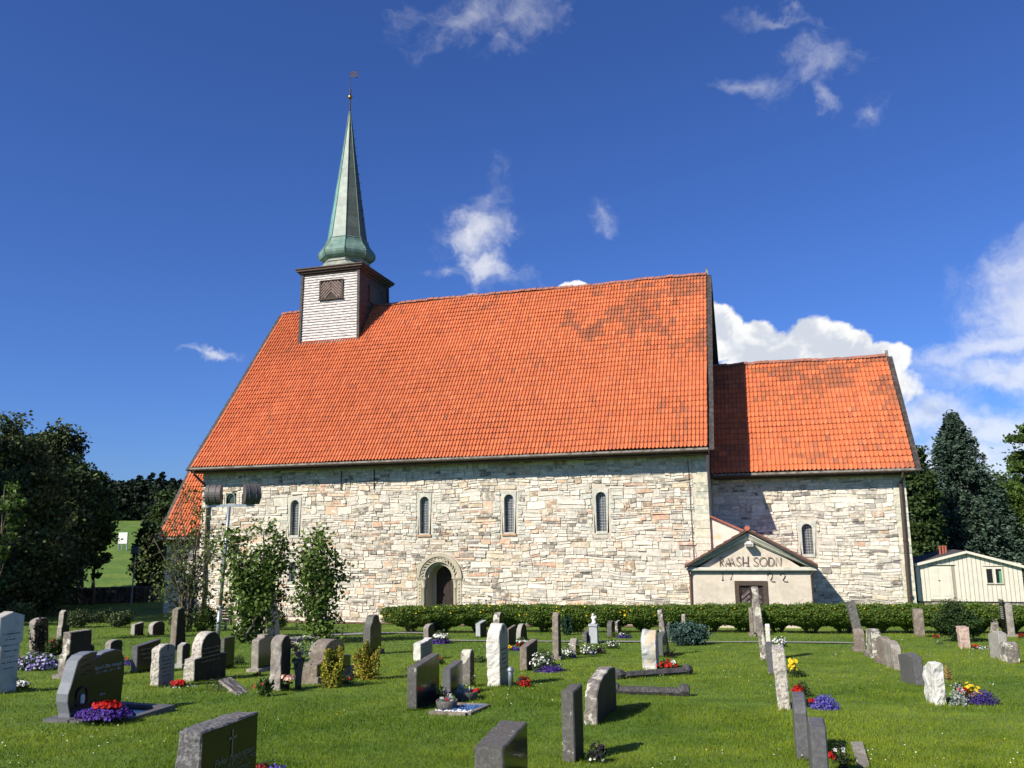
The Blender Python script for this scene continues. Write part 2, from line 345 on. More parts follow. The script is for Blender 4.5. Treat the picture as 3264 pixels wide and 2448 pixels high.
def prism(s, poly, f, d0, d1, col=None, mi=0):
    """polygon (n,2) extruded between depths d0 and d1; f maps (a, b, depth) arrays to xyz"""
    p = np.asarray(poly, float); n = len(p); c = p.mean(0)
    A = f(p[:, 0], p[:, 1], np.full(n, d0)); B = f(p[:, 0], p[:, 1], np.full(n, d1))
    CA = f(c[:1], c[1:], np.array([d0])); CB = f(c[:1], c[1:], np.array([d1]))
    Q = [(i, (i + 1) % n, n + (i + 1) % n, n + i) for i in range(n)]
    T = [(2 * n, (i + 1) % n, i) for i in range(n)] + [(2 * n + 1, n + i, n + (i + 1) % n) for i in range(n)]
    return s.add(np.concatenate([A, B, CA, CB]), tri=T, quad=Q, col=col, mi=mi)
fXZ = lambda a, b, d: np.stack([a, d, b], -1)      # polygon in X,Z, depth along Y
fYZ = lambda a, b, d: np.stack([d, a, b], -1)      # polygon in Y,Z, depth along X
def _h(i, j, k, sd):
    x = np.sin(i * 127.1 + j * 311.7 + k * 74.7 + sd * 53.3) * 43758.5453; return x - np.floor(x)
def vnoise(P, sd=0):
    P = np.asarray(P, float); f = np.floor(P); t = P - f; t = t * t * (3 - 2 * t); i, j, k = f[:, 0], f[:, 1], f[:, 2]; o = 0
    for a in (0, 1):
        for b in (0, 1):
            for c in (0, 1):
                w = (t[:, 0] if a else 1 - t[:, 0]) * (t[:, 1] if b else 1 - t[:, 1]) * (t[:, 2] if c else 1 - t[:, 2])
                o = o + w * _h(i + a, j + b, k + c, sd)
    return o
def discs(s, C, Nn, r, col, k=6, cup=.15):
    """many little flower heads"""
    C = np.asarray(C, float); m = len(C); Nn = Nn / (np.linalg.norm(Nn, axis=1)[:, None] + 1e-9)
    ref = np.where(np.abs(Nn[:, 2:]) < .9, np.array([[0, 0, 1.0]]), np.array([[1.0, 0, 0]]))
    u = np.cross(Nn, ref); u /= np.linalg.norm(u, axis=1)[:, None] + 1e-9; v = np.cross(Nn, u)
    r = np.broadcast_to(np.asarray(r, float), (m,))
    a = np.linspace(0, 2 * math.pi, k, endpoint=False)[None] + rng.uniform(0, 6, (m, 1))
    rr = r[:, None] * rng.uniform(.7, 1.1, (m, k))
    ring = C[:, None] + rr[..., None] * (np.cos(a)[..., None] * u[:, None] + np.sin(a)[..., None] * v[:, None]) + (cup * r)[:, None, None] * Nn[:, None]
    V = np.concatenate([C[:, None], ring], 1).reshape(-1, 3)
    b = np.arange(m)[:, None] * (k + 1); i = np.arange(k)[None]
    T = np.stack([np.repeat(b, k, 1), b + 1 + i, b + 1 + (i + 1) % k], -1).reshape(-1, 3)
    col = np.asarray(col, float); col = np.broadcast_to(col, (m, 3)) if col.ndim == 1 else col
    return s.add(V, tri=T, col=np.repeat(col, k + 1, 0))
def leaves(s, C, size, col, flat=.0, asp=.55, dirs=None):
    """many leaf-shaped quads"""
    C = np.asarray(C, float); m = len(C)
    a = rng.normal(size=(m, 3)) if dirs is None else dirs + rng.normal(size=(m, 3)) * .45
    a[:, 2] *= 1 - flat; a /= np.linalg.norm(a, axis=1)[:, None] + 1e-9
    b = rng.normal(size=(m, 3)); b -= a * (a * b).sum(1)[:, None]; b /= np.linalg.norm(b, axis=1)[:, None] + 1e-9
    l = np.broadcast_to(np.asarray(size, float), (m,)) * rng.uniform(.7, 1.3, m); w = l * asp
    V = np.stack([C - a * l[:, None] / 2, C + b * w[:, None] / 2 + a * l[:, None] * .05, C + a * l[:, None] / 2, C - b * w[:, None] / 2 + a * l[:, None] * .05], 1).reshape(-1, 3)
    col = np.asarray(col, float); col = np.broadcast_to(col, (m, 3)) if col.ndim == 1 else col
    return s.add(V, quad=np.arange(m * 4).reshape(-1, 4), col=np.repeat(col, 4, 0))
def pick(pal, m, jit=.12):
    """m colours out of a palette of (weight, rgb)"""
    w = np.array([p[0] for p in pal], float); w /= w.sum(); c = np.array([p[1] for p in pal], float)[rng.choice(len(pal), m, p=w)]
    return np.clip(c * (1 + rng.normal(0, jit, (m, 1))), .004, .95)
def ball(m):
    d = rng.normal(size=(m, 3)); d /= np.linalg.norm(d, axis=1)[:, None]; return d * rng.uniform(0, 1, (m, 1)) ** (1 / 3)
def arch(x0, x1, z0, z1, n=12):
    """outline of an opening with a round head, counter-clockwise from bottom left"""
    r = (x1 - x0) / 2; a = np.linspace(0, math.pi, n); c = (x0 + x1) / 2
    return np.concatenate([[(x0, z0), (x1, z0)], np.stack([c + r * np.cos(a), z1 - r + r * np.sin(a)], -1)])

# ================================================================== THE CHURCH
NX0, NX1, NWX0, NWX1 = -26.62, 0.0, -26.38, -.15
EY, EZ, RY, RZ = -.75, 7.832, 7.62, 18.17
CY, CX1, CEY, CEZ, CRX, CRZ = 3.17, 8.44, 2.62, 6.862, 8.82, 12.92
church = tag(empty('stone_church', (-10, 0, 0)), 'long medieval stone church with steep orange tile roofs and green copper spire', 'church')

def wall_front(s, x0, x1, z0, z1, y, holes):
    xs = sorted({x0, x1, *[h[0] for h in holes], *[h[1] for h in holes]}); zs = sorted({z0, z1, *[h[2] for h in holes], *[h[3] for h in holes]})
    for a, b in zip(xs, xs[1:]):
        for c, d in zip(zs, zs[1:]):
            mx_, mz_ = (a + b) / 2, (c + d) / 2
            if any(h[0] < mx_ < h[1] and h[2] < mz_ < h[3] for h in holes): continue
            s.add([(a, y, c), (b, y, c), (b, y, d), (a, y, d)], quad=[(0, 1, 2, 3)])

def rubble(x0, x1, z0, z1, blocked, big=1.0):
    out = []; z = z0
    def put(a, b, c, d):
        for (p, q, r_, t_) in blocked:
            if b > p and a < q and d > r_ + .02 and c < t_ - .02:
                if a < p - .09: put(a, p - .005, c, d)
                if b > q + .09: put(q + .005, b, c, d)
                return
        out.append((a, b, c, d))
    while z < z1 - .04:
        h = min(rng.choice([.13, .18, .24, .30, .38], p=[.14, .24, .28, .22, .12]) * rng.uniform(.85, 1.15) * big, z1 - z)
        if z1 - z - h < .09: h = z1 - z
        x = x0
        while x < x1 - .02:
            w = min(rng.choice([.3, .45, .65, .9, 1.15], p=[.18, .26, .28, .18, .10]) * rng.uniform(.8, 1.2) * big, x1 - x)
            if x1 - x - w < .14: w = x1 - x
            k = rng.random()
            if k < .30 or h < .17:
                w2 = min(w, max(.26, h * rng.uniform(1.1, 3.6)))
                if x1 - x - w2 < .14: w2 = x1 - x
                put(x, x + w2, z, z + h); x += w2; continue
            if k < .78 or h < .30: cuts = [0, rng.uniform(.35, .65), 1]
            else: cuts = [0, rng.uniform(.25, .4), rng.uniform(.58, .75), 1]
            for c0, c1 in zip(cuts, cuts[1:]):
                if w > .5 and rng.random() < .5:
                    m_ = x + w * rng.uniform(.3, .7); put(x, m_, z + h * c0, z + h * c1); put(m_, x + w, z + h * c0, z + h * c1)
                else: put(x, x + w, z + h * c0, z + h * c1)
            x += w
        z += h
    return out
def wob(x, z):      # the courses wander a little
    P = np.stack([x * .55, z * .9, np.zeros_like(x)], -1); return (vnoise(P, 3) - .5) * .20 + (vnoise(P * 3.4, 5) - .5) * .10
def stone(a, b, c, d, y, lay):
    """one irregular wall stone: eight-sided face, bevelled, standing proud of the mortar"""
    w, h = b - a, d - c; j = min(h, w) * .30; g = rng.uniform(.002, .011)
    u = rng.uniform
    p = np.array([(a + g + u(.02, .35) * h * .5, c + g), (b - g - u(.02, .35) * h * .5, c + g + u(-.3, .3) * j), (b - g, c + g + u(.05, .4) * h), (b - g - u(0, .5) * j, d - g - u(.05, .4) * h),
                  (b - g - u(.02, .4) * h * .5, d - g), (a + g + u(.02, .4) * h * .5, d - g - u(0, .6) * j), (a + g + u(0, .5) * j, d - g - u(.05, .4) * h), (a + g, c + g + u(.05, .4) * h)])
    p[:, 1] += wob(p[:, 0], p[:, 1])
    cc = p.mean(0); pr = rng.uniform(.010, .045) + (.025 if rng.random() < .12 else 0); n = 8; i2 = min(.012, h * .11)
    dv = p - cc; q = cc + dv * (1 - i2 / (np.linalg.norm(dv, axis=1)[:, None] + 1e-6) * 1.2)
    tilt = (q - cc) @ np.array([u(-.014, .014), u(-.02, .05)]) / max(h, .1) * .5
    F = np.stack([q[:, 0], y - pr + tilt + rng.normal(0, .0022, n), q[:, 1]], -1)
    B = np.stack([p[:, 0], np.full(n, y + .03), p[:, 1]], -1); C = np.array([[cc[0], y - pr - u(-.002, .004), cc[1]]])
    V = np.concatenate([B, F, C]); Q = [(i, (i + 1) % n, n + (i + 1) % n, n + i) for i in range(n)]; T = [(n + i, n + (i + 1) % n, 2 * n) for i in range(n)]
    return V, T, Q
PN = [(40, (.655, .605, .515)), (28, (.60, .56, .485)), (22, (.475, .445, .39)), (7, (.57, .475, .345)), (4, (.61, .455, .335)), (2.2, (.54, .345, .235)), (9, (.31, .275, .225)), (5, (.20, .18, .155)), (2, (.36, .26, .175))]
PC = [(46, (.68, .635, .55)), (24, (.58, .545, .475)), (18, (.45, .425, .375)), (5, (.53, .45, .34)), (9, (.28, .255, .22)), (5, (.18, .165, .15))]
PWARM = [(4, (.60, .42, .30)), (3, (.54, .34, .23)), (4, (.52, .42, .29)), (4, (.30, .255, .20)), (2, (.19, .17, .15)), (2, (.37, .27, .18)), (3, (.45, .41, .34))]
PSOAP = [(3, (.50, .51, .45)), (2, (.44, .455, .405)), (2, (.55, .53, .44))]
def lay_wall(rects, y, pal, parent, n_single, soapzones=()):
    rects = [r_ for r_ in rects if (r_[1] - r_[0]) > .07 and (r_[3] - r_[2]) > .05]
    ar = np.array([(r_[1] - r_[0]) * (r_[3] - r_[2]) for r_ in rects]); order = np.argsort(-ar); single = set(order[:n_single].tolist())
    cols = pick(pal, len(rects), .10); warm = pick(PWARM, len(rects), .10); mid_ = np.array([((r_[0] + r_[1]) / 2, (r_[2] + r_[3]) / 2) for r_ in rects])
    fld = vnoise(np.stack([mid_[:, 0] * .42, mid_[:, 1] * .8, np.full(len(rects), y)], -1), 77) * .65 + vnoise(np.stack([mid_[:, 0] * 1.3, mid_[:, 1] * 2.2, np.full(len(rects), y)], -1), 78) * .35
    hot = rng.random(len(rects)) < (.50 if pal is PN else .18) * sm(fld, .48, .66); cols[hot] = warm[hot]; soap = pick(PSOAP, len(rects), .06); mass = S()
    for k, (a, b, c, d) in enumerate(rects):
        V, T, Q = stone(a, b, c, d, y, 0); cl = cols[k]
        m_ = ((a + b) / 2, (c + d) / 2)
        for (p, q, r_, t_, pr) in soapzones:
            if p < m_[0] < q and r_ < m_[1] < t_ and rng.random() < pr: cl = soap[k]
        # thin dark slabs lie in loose drifts
        if (d - c) < .12 and rng.random() < .16: cl = cl * .62
        if k in single: S().add(V, T, Q, cl).build('stone', 'rubble', parent)
        else: mass.add(V, T, Q, cl)
    o = mass.build('rubble_stone', 'rubble', parent); o['kind'] = 'stuff'

# --- nave south wall
WIN = [(-20.82, 4.24, 6.02), (-13.70, 4.24, 6.02), (-9.40, 4.24, 6.02), (-4.98, 4.24, 6.02)]
DX = -12.92
holes = [(x - .34, x + .34, zb - .08, zt + .10) for x, zb, zt in WIN] + [(DX - .80, DX + .80, -.3, 2.93), (-21.07, -20.62, 1.85, 2.98), (-24.92, -24.30, 5.92, 6.46)]
s = S(); wall_front(s, NWX0, NWX1, -.4, 7.95, 0, holes)
# the other sides of the nave: west and east gables, north wall, reveals behind the holes
for x, sg in ((NWX0, -1), (NWX1, 1)):
    pts = [(x, 0, -.4), (x, 15.24, -.4), (x, 15.24, 7.95), (x, RY, 17.9), (x, 0, 7.95)]
    s.add(pts, tri=[(0, 1, 2), (0, 2, 3), (0, 3, 4)])
s.add([(NWX0, 15.24, -.4), (NWX1, 15.24, -.4), (NWX1, 15.24, 7.95), (NWX0, 15.24, 7.95)], quad=[(0, 1, 2, 3)])
nave_wall = s.build('nave_wall', 'mortar', church)
blocked = [(x - .40, x + .40, zb - .16, zt + .16) for x, zb, zt in WIN] + [(-21.12, -20.57, 1.76, 3.08), (-24.96, -24.26, 5.88, 6.5), (DX - 1.12, DX + 1.12, -.4, 2.16), (NWX1 - .62, NWX1 + .1, -.4, 7.95)]
for z in np.arange(2.14, 3.3, .1):
    hw = math.sqrt(max(0, 1.17 ** 2 - (z - 2.14) ** 2))
    if hw > .1: blocked.append((DX - hw, DX + hw, z, z + .11))
zones = [(x - .85, x + .85, zb - .2, zt + .1, .75) for x, zb, zt in WIN] + [(-1.6, 0, -1, 8, .25)]
lay_wall(rubble(NWX0 + .01, NWX1 - .01, -.35, 7.85, blocked), 0.0, PN, nave_wall, 190, zones)
def quoins(x0, x1, y, z0, z1, parent, side):
    z = z0
    while z < z1 - .1:
        h = min(rng.uniform(.24, .42), z1 - z); e = rng.uniform(-.06, .14); s = S()
        a, b = (x0 - e, x1) if side > 0 else (x0, x1 + e)
        V = boxv(a + .006, b - .006, y - rng.uniform(.03, .045), y + .25, z + .006, z + h - .006); V += rng.normal(0, .003, V.shape)
        s.add(V, quad=BQ, col=pick(PSOAP, 1, .1)[0] * np.array([1.02, 1.0, .9])); s.build('quoin', 'rubble', parent); z += h
quoins(NWX1 - .56, NWX1 + .02, 0, -.3, 7.9, nave_wall, 1)

def window(x, zb, zt, y, hw, parent, round_head=True, cols=4, cell=.155, sillc=None):
    """round-headed lancet: soapstone surround, leaded glass set back in the reveal"""
    w = .235 if round_head else .19
    a = arch(x - w, x + w, zb, zt, 13) if round_head else np.array([(x - w, zb), (x + w, zb), (x + w, zt), (x - w, zt)], float)
    if not round_head: a = np.concatenate([np.linspace(a[i], a[(i + 1) % 4], 5)[:-1] for i in range(4)])
    c = np.array([x, (zb + zt) / 2]); hz0, hz1 = c[1] - (zb - .13), (zt + .15) - c[1]
    d = a - c; k = np.minimum(hw / np.maximum(np.abs(d[:, 0]), 1e-6), np.where(d[:, 1] > 0, hz1, hz0) / np.maximum(np.abs(d[:, 1]), 1e-6))
    o_ = c + d * k[:, None]; n = len(a)
    tri3 = lambda q, yy: np.stack([q[:, 0], np.full(n, yy), q[:, 1]], -1)
    V = np.concatenate([tri3(o_, y + .1), tri3(o_, y - .035), tri3(a, y - .035), tri3(a, y + .30)])
    Q = [(r_ * n + i, r_ * n + (i + 1) % n, (r_ + 1) * n + (i + 1) % n, (r_ + 1) * n + i) for r_ in range(3) for i in range(n)]
    win = S().add(V, quad=Q).build('window', 'soap', parent)
    g = S(); prism(g, a * [1, 1], fXZ, y + .20, y + .22); g.build('glass', 'glass', win)
    l = S(); yy = y + .185; step = 2 * w / cols
    for i in range(1, cols):
        xx = x - w + i * step; top = zt - w + math.sqrt(max(0, w * w - (xx - x) ** 2)) if round_head else zt
        box(l, xx - .009, xx + .009, yy, yy + .014, zb, top)
    zz = zb + cell
    while zz < zt - .03:
        hw2 = math.sqrt(max(0, w * w - (zz - (zt - w)) ** 2)) if round_head and zz > zt - w else w
        box(l, x - hw2, x + hw2, yy - .004, yy + .010, zz - .009, zz + .009); zz += cell
    l.build('lead_lattice', 'lead', win)
    if sillc:
        q = S(); box(q, x - .36, x + .36, y - .07, y + .05, zb - .15, zb - .055); q.build('sill', sillc, win)
    return win
MT['rustsill'] = mat('rusty_sandstone_sill', (.42, .26, .15), (.50, .34, .22), ns=6, rough=.9)
for i, (x, zb, zt) in enumerate(WIN): window(x, zb, zt, 0, .41, church, True, 4, .128, 'rustsill' if i in (1, 2) else None)
window(-20.845, 1.94, 2.90, 0, .30, church, False, 4, .12)
# small arched hatch under the eaves
a = arch(-24.84, -24.38, 5.96, 6.42, 9); v_ = S(); prism(v_, a, fXZ, .10, .13); hatch = v_.build('arched_hatch', mat('green_black_hatch', (.035, .05, .045), rough=.6), church)
fr = S(); P = np.array([(-24.87, -.03, 5.94), *[(-24.61 + .26 * math.cos(t), -.03, 6.19 + .26 * math.sin(t)) for t in np.linspace(math.pi, 0, 11)], (-24.35, -.03, 5.94)]); tube(fr, P, .035, 6); fr.build('frame', 'copper', hatch)

# --- the carved south portal
portal = S()
def ring(s, r0, r1, y0, y1, zc, n=28, a0=0, a1=math.pi):
    t = np.linspace(a0, a1, n)
    for A, B in zip(t, t[1:]):
        q = []
        for (r_, y) in ((r0, y0), (r1, y0), (r1, y1), (r0, y1)):
            q += [(DX + r_ * math.cos(A), y, zc + r_ * math.sin(A))]
        for (r_, y) in ((r0, y0), (r1, y0), (r1, y1), (r0, y1)):
            q += [(DX + r_ * math.cos(B), y, zc + r_ * math.sin(B))]
        s.add(q, quad=[(0, 4, 5, 1), (1, 5, 6, 2), (2, 6, 7, 3), (3, 7, 4, 0)])
ring(portal, .74, .98, .05, .18, 2.14)
ring(portal, .74, .79, -.05, .06, 2.14); ring(portal, .93, 1.0, -.05, .06, 2.14)
ring(portal, 1.0, 1.16, -.10, .03, 2.14); ring(portal, .60, .74, .10, .16, 2.14)
# reveal: a barrel of plain ashlar behind the arch
t = np.linspace(0, math.pi, 24); out = [(.70 * math.cos(x), 2.14 + .70 * math.sin(x)) for x in t]; out = [(.70, -.3)] + out + [(-.70, -.3)]
V = [(DX + x, .12, z) for x, z in out] + [(DX + x * .98, .78, z) for x, z in out]; n = len(out)
portal.add(V, quad=[(i, i + 1, n + i + 1, n + i) for i in range(n - 1)])
inn = [(.49, -.3)] + [(.49 * math.cos(x), 2.16 + .49 * math.sin(x)) for x in t] + [(-.49, -.3)]
V = [(DX + x * .98, .78, z) for x, z in out] + [(DX + x, .78, z) for x, z in inn] + [(DX + x, .95, z) for x, z in inn]
portal.add(V, quad=[(i, i + 1, n + i + 1, n + i) for i in range(n - 1)] + [(n + i, n + i + 1, 2 * n + i + 1, 2 * n + i) for i in range(n - 1)])
for sg in (-1, 1):      # jambs and imposts
    x0, x1 = sorted((DX + sg * .90, DX + sg * 1.13)); box(portal, x0, x1, -.035, .2, -.3, 2.06)
    x0, x1 = sorted((DX + sg * .68, DX + sg * .90)); box(portal, x0, x1, .10, .3, -.3, 2.06)
po = portal.build('portal', 'carved', church)
for k, a in enumerate(np.linspace(R(12), R(168), 15)):       # slanting carved bars round the arch
    q = S(); b = a + R(9); A = (DX + .79 * math.cos(a), .0, 2.14 + .79 * math.sin(a)); B = (DX + .94 * math.cos(b), .0, 2.14 + .94 * math.sin(b))
    bar(q, A, B, .045, .11, (0, 1, 0)); q.build('carved_bar', 'carved', po)
for sg in (-1, 1):
    q = S(); x0, x1 = sorted((DX + sg * .66, DX + sg * 1.16)); box(q, x0, x1, -.10, .2, 2.10, 2.15); box(q, x0 + .03, x1 - .03, -.06, .2, 2.04, 2.10); q.build('impost', 'carved', po)
    q = S(); lathe(q, [(.075, -.2), (.10, -.1), (.075, 0), (.07, 1.66), (.10, 1.69), (.075, 1.72), (.13, 2.0), (.14, 2.04)], (DX + sg * .81, .03, 0), 14); q.build('column', 'carved', po, True)
    for z in np.arange(.2, 2.0, .165):
        q = S(); c = (DX + sg * 1.0, -.045, z); h = .055
        q.add([(c[0] - h, -.035, z), (c[0], -.035, z - .08), (c[0] + h, -.035, z), (c[0], -.035, z + .08), (c[0], -.085, z)], tri=[(0, 1, 4), (1, 2, 4), (2, 3, 4), (3, 0, 4)]); q.build('lozenge', 'carved', po)
q = S(); prism(q, [(DX + x, z) for x, z in inn], fXZ, .90, .93); door = q.build('door', 'doordark', church)
for x in (-.3, -.1, .1, .3):
    q = S(); box(q, DX + x - .094, DX + x + .094, .885, .899, -.2, 2.5 if abs(x) < .2 else 2.4); q.build('plank', 'doordark', door)
q = S(); box(q, DX - .05, DX + .42, .872, .884, 2.08, 2.11); tube(q, [(DX + .3, .86, 1.05), (DX + .3, .86, 1.2)], .015, 6); q.build('strap_hinge', 'iron', door)

# --- iron wall ties and the lightning wire
for x in (-18.2, -16.38):
    q = S(); box(q, x - .02, x + .02, -.10, -.05, 6.46, 7.42); q.build('wall_tie', 'iron', church)
q = S(); tube(q, [(-.95, -.08, 7.3), (-.93, -.07, 5), (-.90, -.08, 3), (-.9, -.07, 0)], .014, 5); q.build('lightning_wire', 'iron', church)

# --- chancel
cw = [(4.07 - .34, 4.07 + .34, 2.98, 4.55)]
s = S(); wall_front(s, NWX1, CX1, -.4, 6.98, CY, cw); yb = 2 * RY - CY
s.add([(CX1, CY, -.4), (CX1, yb, -.4), (CX1, yb, 6.98), (CX1, RY, 12.6), (CX1, CY, 6.98)], tri=[(0, 1, 2), (0, 2, 3), (0, 3, 4)])
s.add([(NWX1, yb, -.4), (CX1, yb, -.4), (CX1, yb, 6.98), (NWX1, yb, 6.98)], quad=[(0, 1, 2, 3)])
chancel_wall = s.build('chancel_wall', 'mortar', church)
bl = [(4.07 - .42, 4.07 + .42, 2.88, 4.62), (CX1 - .48, CX1 + .2, -.4, 7)]
lay_wall(rubble(NWX1 + .02, CX1 - .02, -.3, 6.9, bl, 1.12), CY, PC, chancel_wall, 110, [(3.0, 3.9, 3.4, 5.3, .0)])
quoins(CX1 - .46, CX1 + .02, CY, -.3, 6.95, chancel_wall, 1)
window(4.07, 3.06, 4.44, CY, .42, church, True, 4, .125)

# --- tile roofs
def tile_mesh(w, l):
    u = np.array([0, .22, .48, .68, .82, .93, 1.0]); prof = np.array([.004, -.010, -.012, .004, .034, .046, .040]); x = (u - .5) * w * 1.0
    V = []
    for (yy, up_, bow) in ((0.0, .040, 1), (l * 1.08, .0, 0)):
        V += [(a, yy - bow * .03 * math.cos(2 * math.pi * (b - .62)), c + up_) for a, b, c in zip(x, u, prof)]
    V += [(a, -.0 - .03 * math.cos(2 * math.pi * (b - .62)), c + .012) for a, b, c in zip(x, u, prof)]
    V += [(x[-1] + .002, 0, -.02), (x[-1] + .002, l * 1.08, -.03)]
    n = 7; Q = [(i, i + 1, n + i + 1, n + i) for i in range(n - 1)] + [(2 * n + i, 2 * n + i + 1, i + 1, i) for i in range(n - 1)] + [(n - 1, 3 * n, 3 * n + 1, 2 * n - 1)]
    return np.array(V, float), Q
PT = [(10, (.535, .146, .056)), (5, (.505, .132, .052)), (4, (.565, .163, .068)), (2.5, (.46, .130, .060))]
PD = [(3, (.30, .115, .06)), (2, (.22, .10, .065)), (2, (.36, .12, .055))]
def tile_roof(x0, x1, ey, ez, ry, rz, cols, rows, parent, n_single, sd, skip=None, patch=None):
    e2 = np.array([0, ry - ey, rz - ez]); Ls = np.linalg.norm(e2); e2 /= Ls; nn = np.cross([1, 0, 0], e2); w = (x1 - x0) / cols; l = Ls / rows
    tv, tq = tile_mesh(w, l); mass = S(); items = []
    for r_ in range(rows):
        for c in range(cols):
            cx = x0 + (c + .5) * w; o_ = np.array([cx, ey, ez]) + e2 * (r_ * l)
            if skip and skip(cx, o_[1]): continue
            items.append((r_, c, o_))
    O = np.array([i[2] for i in items]); cols_ = pick(PT, len(items), .05); dk = pick(PD, len(items), .08)
    tt = np.array([(i[0] + .5) / rows for i in items]); nz_ = vnoise(np.stack([O[:, 0] * .8, tt * 9, np.zeros(len(O))], -1), sd) * .6 + vnoise(np.stack([O[:, 0] * 2.3, tt * 26, np.zeros(len(O))], -1), sd + 1) * .4
    prob = patch(O[:, 0], tt, nz_) if patch else np.zeros(len(O))
    isd = rng.random(len(items)) < prob; cols_[isd] = dk[isd] * .62 + cols_[isd] * .38; cols_ = cols_ * (1 - .16 * np.clip(prob, 0, 1))[:, None]
    big = np.round((vnoise(np.stack([O[:, 0] * .12, tt * 2.5, np.ones(len(O))], -1), sd + 3)[:, None] - .5) * .22, 3); cols_ = cols_ * (1 + big)
    dist = np.linalg.norm(O - CAM, axis=1); single = set(np.argsort(dist)[:n_single].tolist())
    jit = rng.normal(0, .004, (len(items), 2))
    Bm = np.stack([np.array([1.0, 0, 0]), e2, nn])
    wv = (vnoise(np.stack([O[:, 0] * .28, tt * 4, np.full(len(O), 3.3)], -1), sd + 8) - .5) * .13 + (vnoise(np.stack([O[:, 0] * 1.1, tt * 14, np.full(len(O), 3.3)], -1), sd + 9) - .5) * .035
    for k, (r_, c, o_) in enumerate(items):
        o_ = o_ + nn * wv[k]
        V = (tv + np.array([jit[k, 0], jit[k, 1], .055])) @ Bm + o_
        if k in single: S().add(V, quad=tq, col=cols_[k]).build('tile', 'tile', parent)
        else: mass.add(V, quad=tq, col=cols_[k])
    o = mass.build('roof_tiles', 'tile', parent); o['kind'] = 'stuff'
    return e2, nn, Ls
def roof_slab(name, x0, x1, ey, ez, ry, rz, th=.16):
    s = S()
    for sg in (0, 1):
        f = (lambda y: y) if not sg else (lambda y: 2 * ry - y)
        k = th / math.cos(math.atan2(rz - ez, ry - ey))
        V = [(x0, f(ey), ez), (x1, f(ey), ez), (x1, ry, rz), (x0, ry, rz), (x0, f(ey), ez - k), (x1, f(ey), ez - k), (x1, ry, rz - k), (x0, ry, rz - k)]
        s.add(V, quad=[(0, 1, 2, 3), (4, 7, 6, 5), (0, 4, 5, 1), (1, 5, 6, 2), (0, 3, 7, 4)])
    return s.build(name, 'brown', church)
def ridge(x0, x1, ry, rz, parent, step=.36):
    a = np.linspace(R(-15), R(195), 8); n = 8; L_ = step * 1.1
    V = [(xx, r_ * math.cos(t_), r_ * .8 * math.sin(t_)) for xx, r_ in ((0, .15), (L_ * .9, .165), (L_, .18)) for t_ in a]
    Q = [(r_ * n + i, r_ * n + i + 1, (r_ + 1) * n + i + 1, (r_ + 1) * n + i) for r_ in (0, 1) for i in range(n - 1)]
    me = S().add(np.array(V), quad=Q).mesh('ridge_tile'); me.materials.append(MT['tileend']); pw = world_of(parent)
    for x in np.arange(x0, x1 - step * .5, step):
        o = bpy.data.objects.new('ridge_tile', me); COL.objects.link(o); o.parent = parent
        o.location = (x - pw[0] + rng.normal(0, .01), ry - pw[1], rz + .05 - pw[2] + rng.normal(0, .012) + .05 * math.sin(x * .7) * math.sin(x * .23)); o.rotation_euler = (0, rng.normal(0, .015), 0)
def verge(x, ey, ez, ry, rz, parent, sg, w=.06):
    for f in ((lambda y: y), (lambda y: 2 * ry - y)):
        q = S(); A = np.array([x, f(ey) - (.08 if f(ey) < ry else -.08), ez - .16]); B = np.array([x, ry, rz - .02]); bar(q, A, B, w, .42, (1, 0, 0)); q.build('verge_board', 'verge', parent)
def gutter(x0, x1, ey, ez, parent):
    q = S(); box(q, x0, x1, ey - .10, ey + .02, ez - .17, ez - .03); q.build('eaves_board', 'eavegrey', parent)
    q = S(); a = np.linspace(math.pi, 2 * math.pi, 7); n = 7
    V = [(x, ey - .20 + .085 * math.cos(t_), ez - .13 + .085 * math.sin(t_)) for x in (x0 - .05, x1 + .03) for t_ in a]
    q.add(V, quad=[(i, i + 1, n + i + 1, n + i) for i in range(n - 1)])
    for x in np.arange(x0 + .4, x1, 1.0): box(q, x - .015, x + .015, ey - .29, ey - .1, ez - .225, ez - .20)
    q.build('gutter', 'brown', parent)
    q = S(); box(q, x0, x1, ey + .02, ey + .75, ez - .30, ez - .22); q.build('soffit', 'brown', parent)

TXC, TYH, TXH = -22.15, 2.05, 1.93
nave_roof = roof_slab('nave_roof', NX0, NX1, EY, EZ, RY, RZ)
pn = lambda x, t_, n_: np.clip(.008 + 1.1 * sm(n_, .50, .68) * (sm(x, -10, -6) * sm(t_, .42, .62)) + .9 * sm(n_, .40, .6) * sm(x, -4.5, -1.2) * sm(t_, .55, .95) + .35 * sm(n_, .55, .72) * sm(x, -3.5, -1) + .35 * sm(n_, .62, .75) * sm(t_, .8, 1), 0, .95)
tile_roof(NX0 + .05, NX1 - .02, EY - .05, EZ - .03, RY, RZ, 151, 36, nave_roof, 190, 11, lambda x, y: TXC - TXH + .05 < x < TXC + TXH - .05 and y > RY - TYH + .1, pn)
ridge(NX0, TXC - TXH, RY, RZ, nave_roof); ridge(TXC + TXH, NX1, RY, RZ, nave_roof)
verge(NX0 - .03, EY, EZ, RY, RZ, nave_roof, -1); verge(NX1 + .05, EY, EZ, RY, RZ, nave_roof, 1); gutter(NX0, NX1, EY, EZ, nave_roof)
q = S(); box(q, -.04, .08, RY - .06, RY + .06, RZ, RZ + .38); q.build('ridge_post', 'eavegrey', nave_roof)
chancel_roof = roof_slab('chancel_roof', -.12, CRX, CEY, CEZ, RY, CRZ)
pc = lambda x, t_, n_: np.clip(.02 + .95 * sm(n_, .42, .60) * sm(t_, .50, .85) + .8 * sm(n_, .5, .62) * sm(x, 5.8, 7.6) * sm(t_, .25, .5) + .75 * sm(n_, .50, .66) * sm(t_, .35, .1), 0, .95)
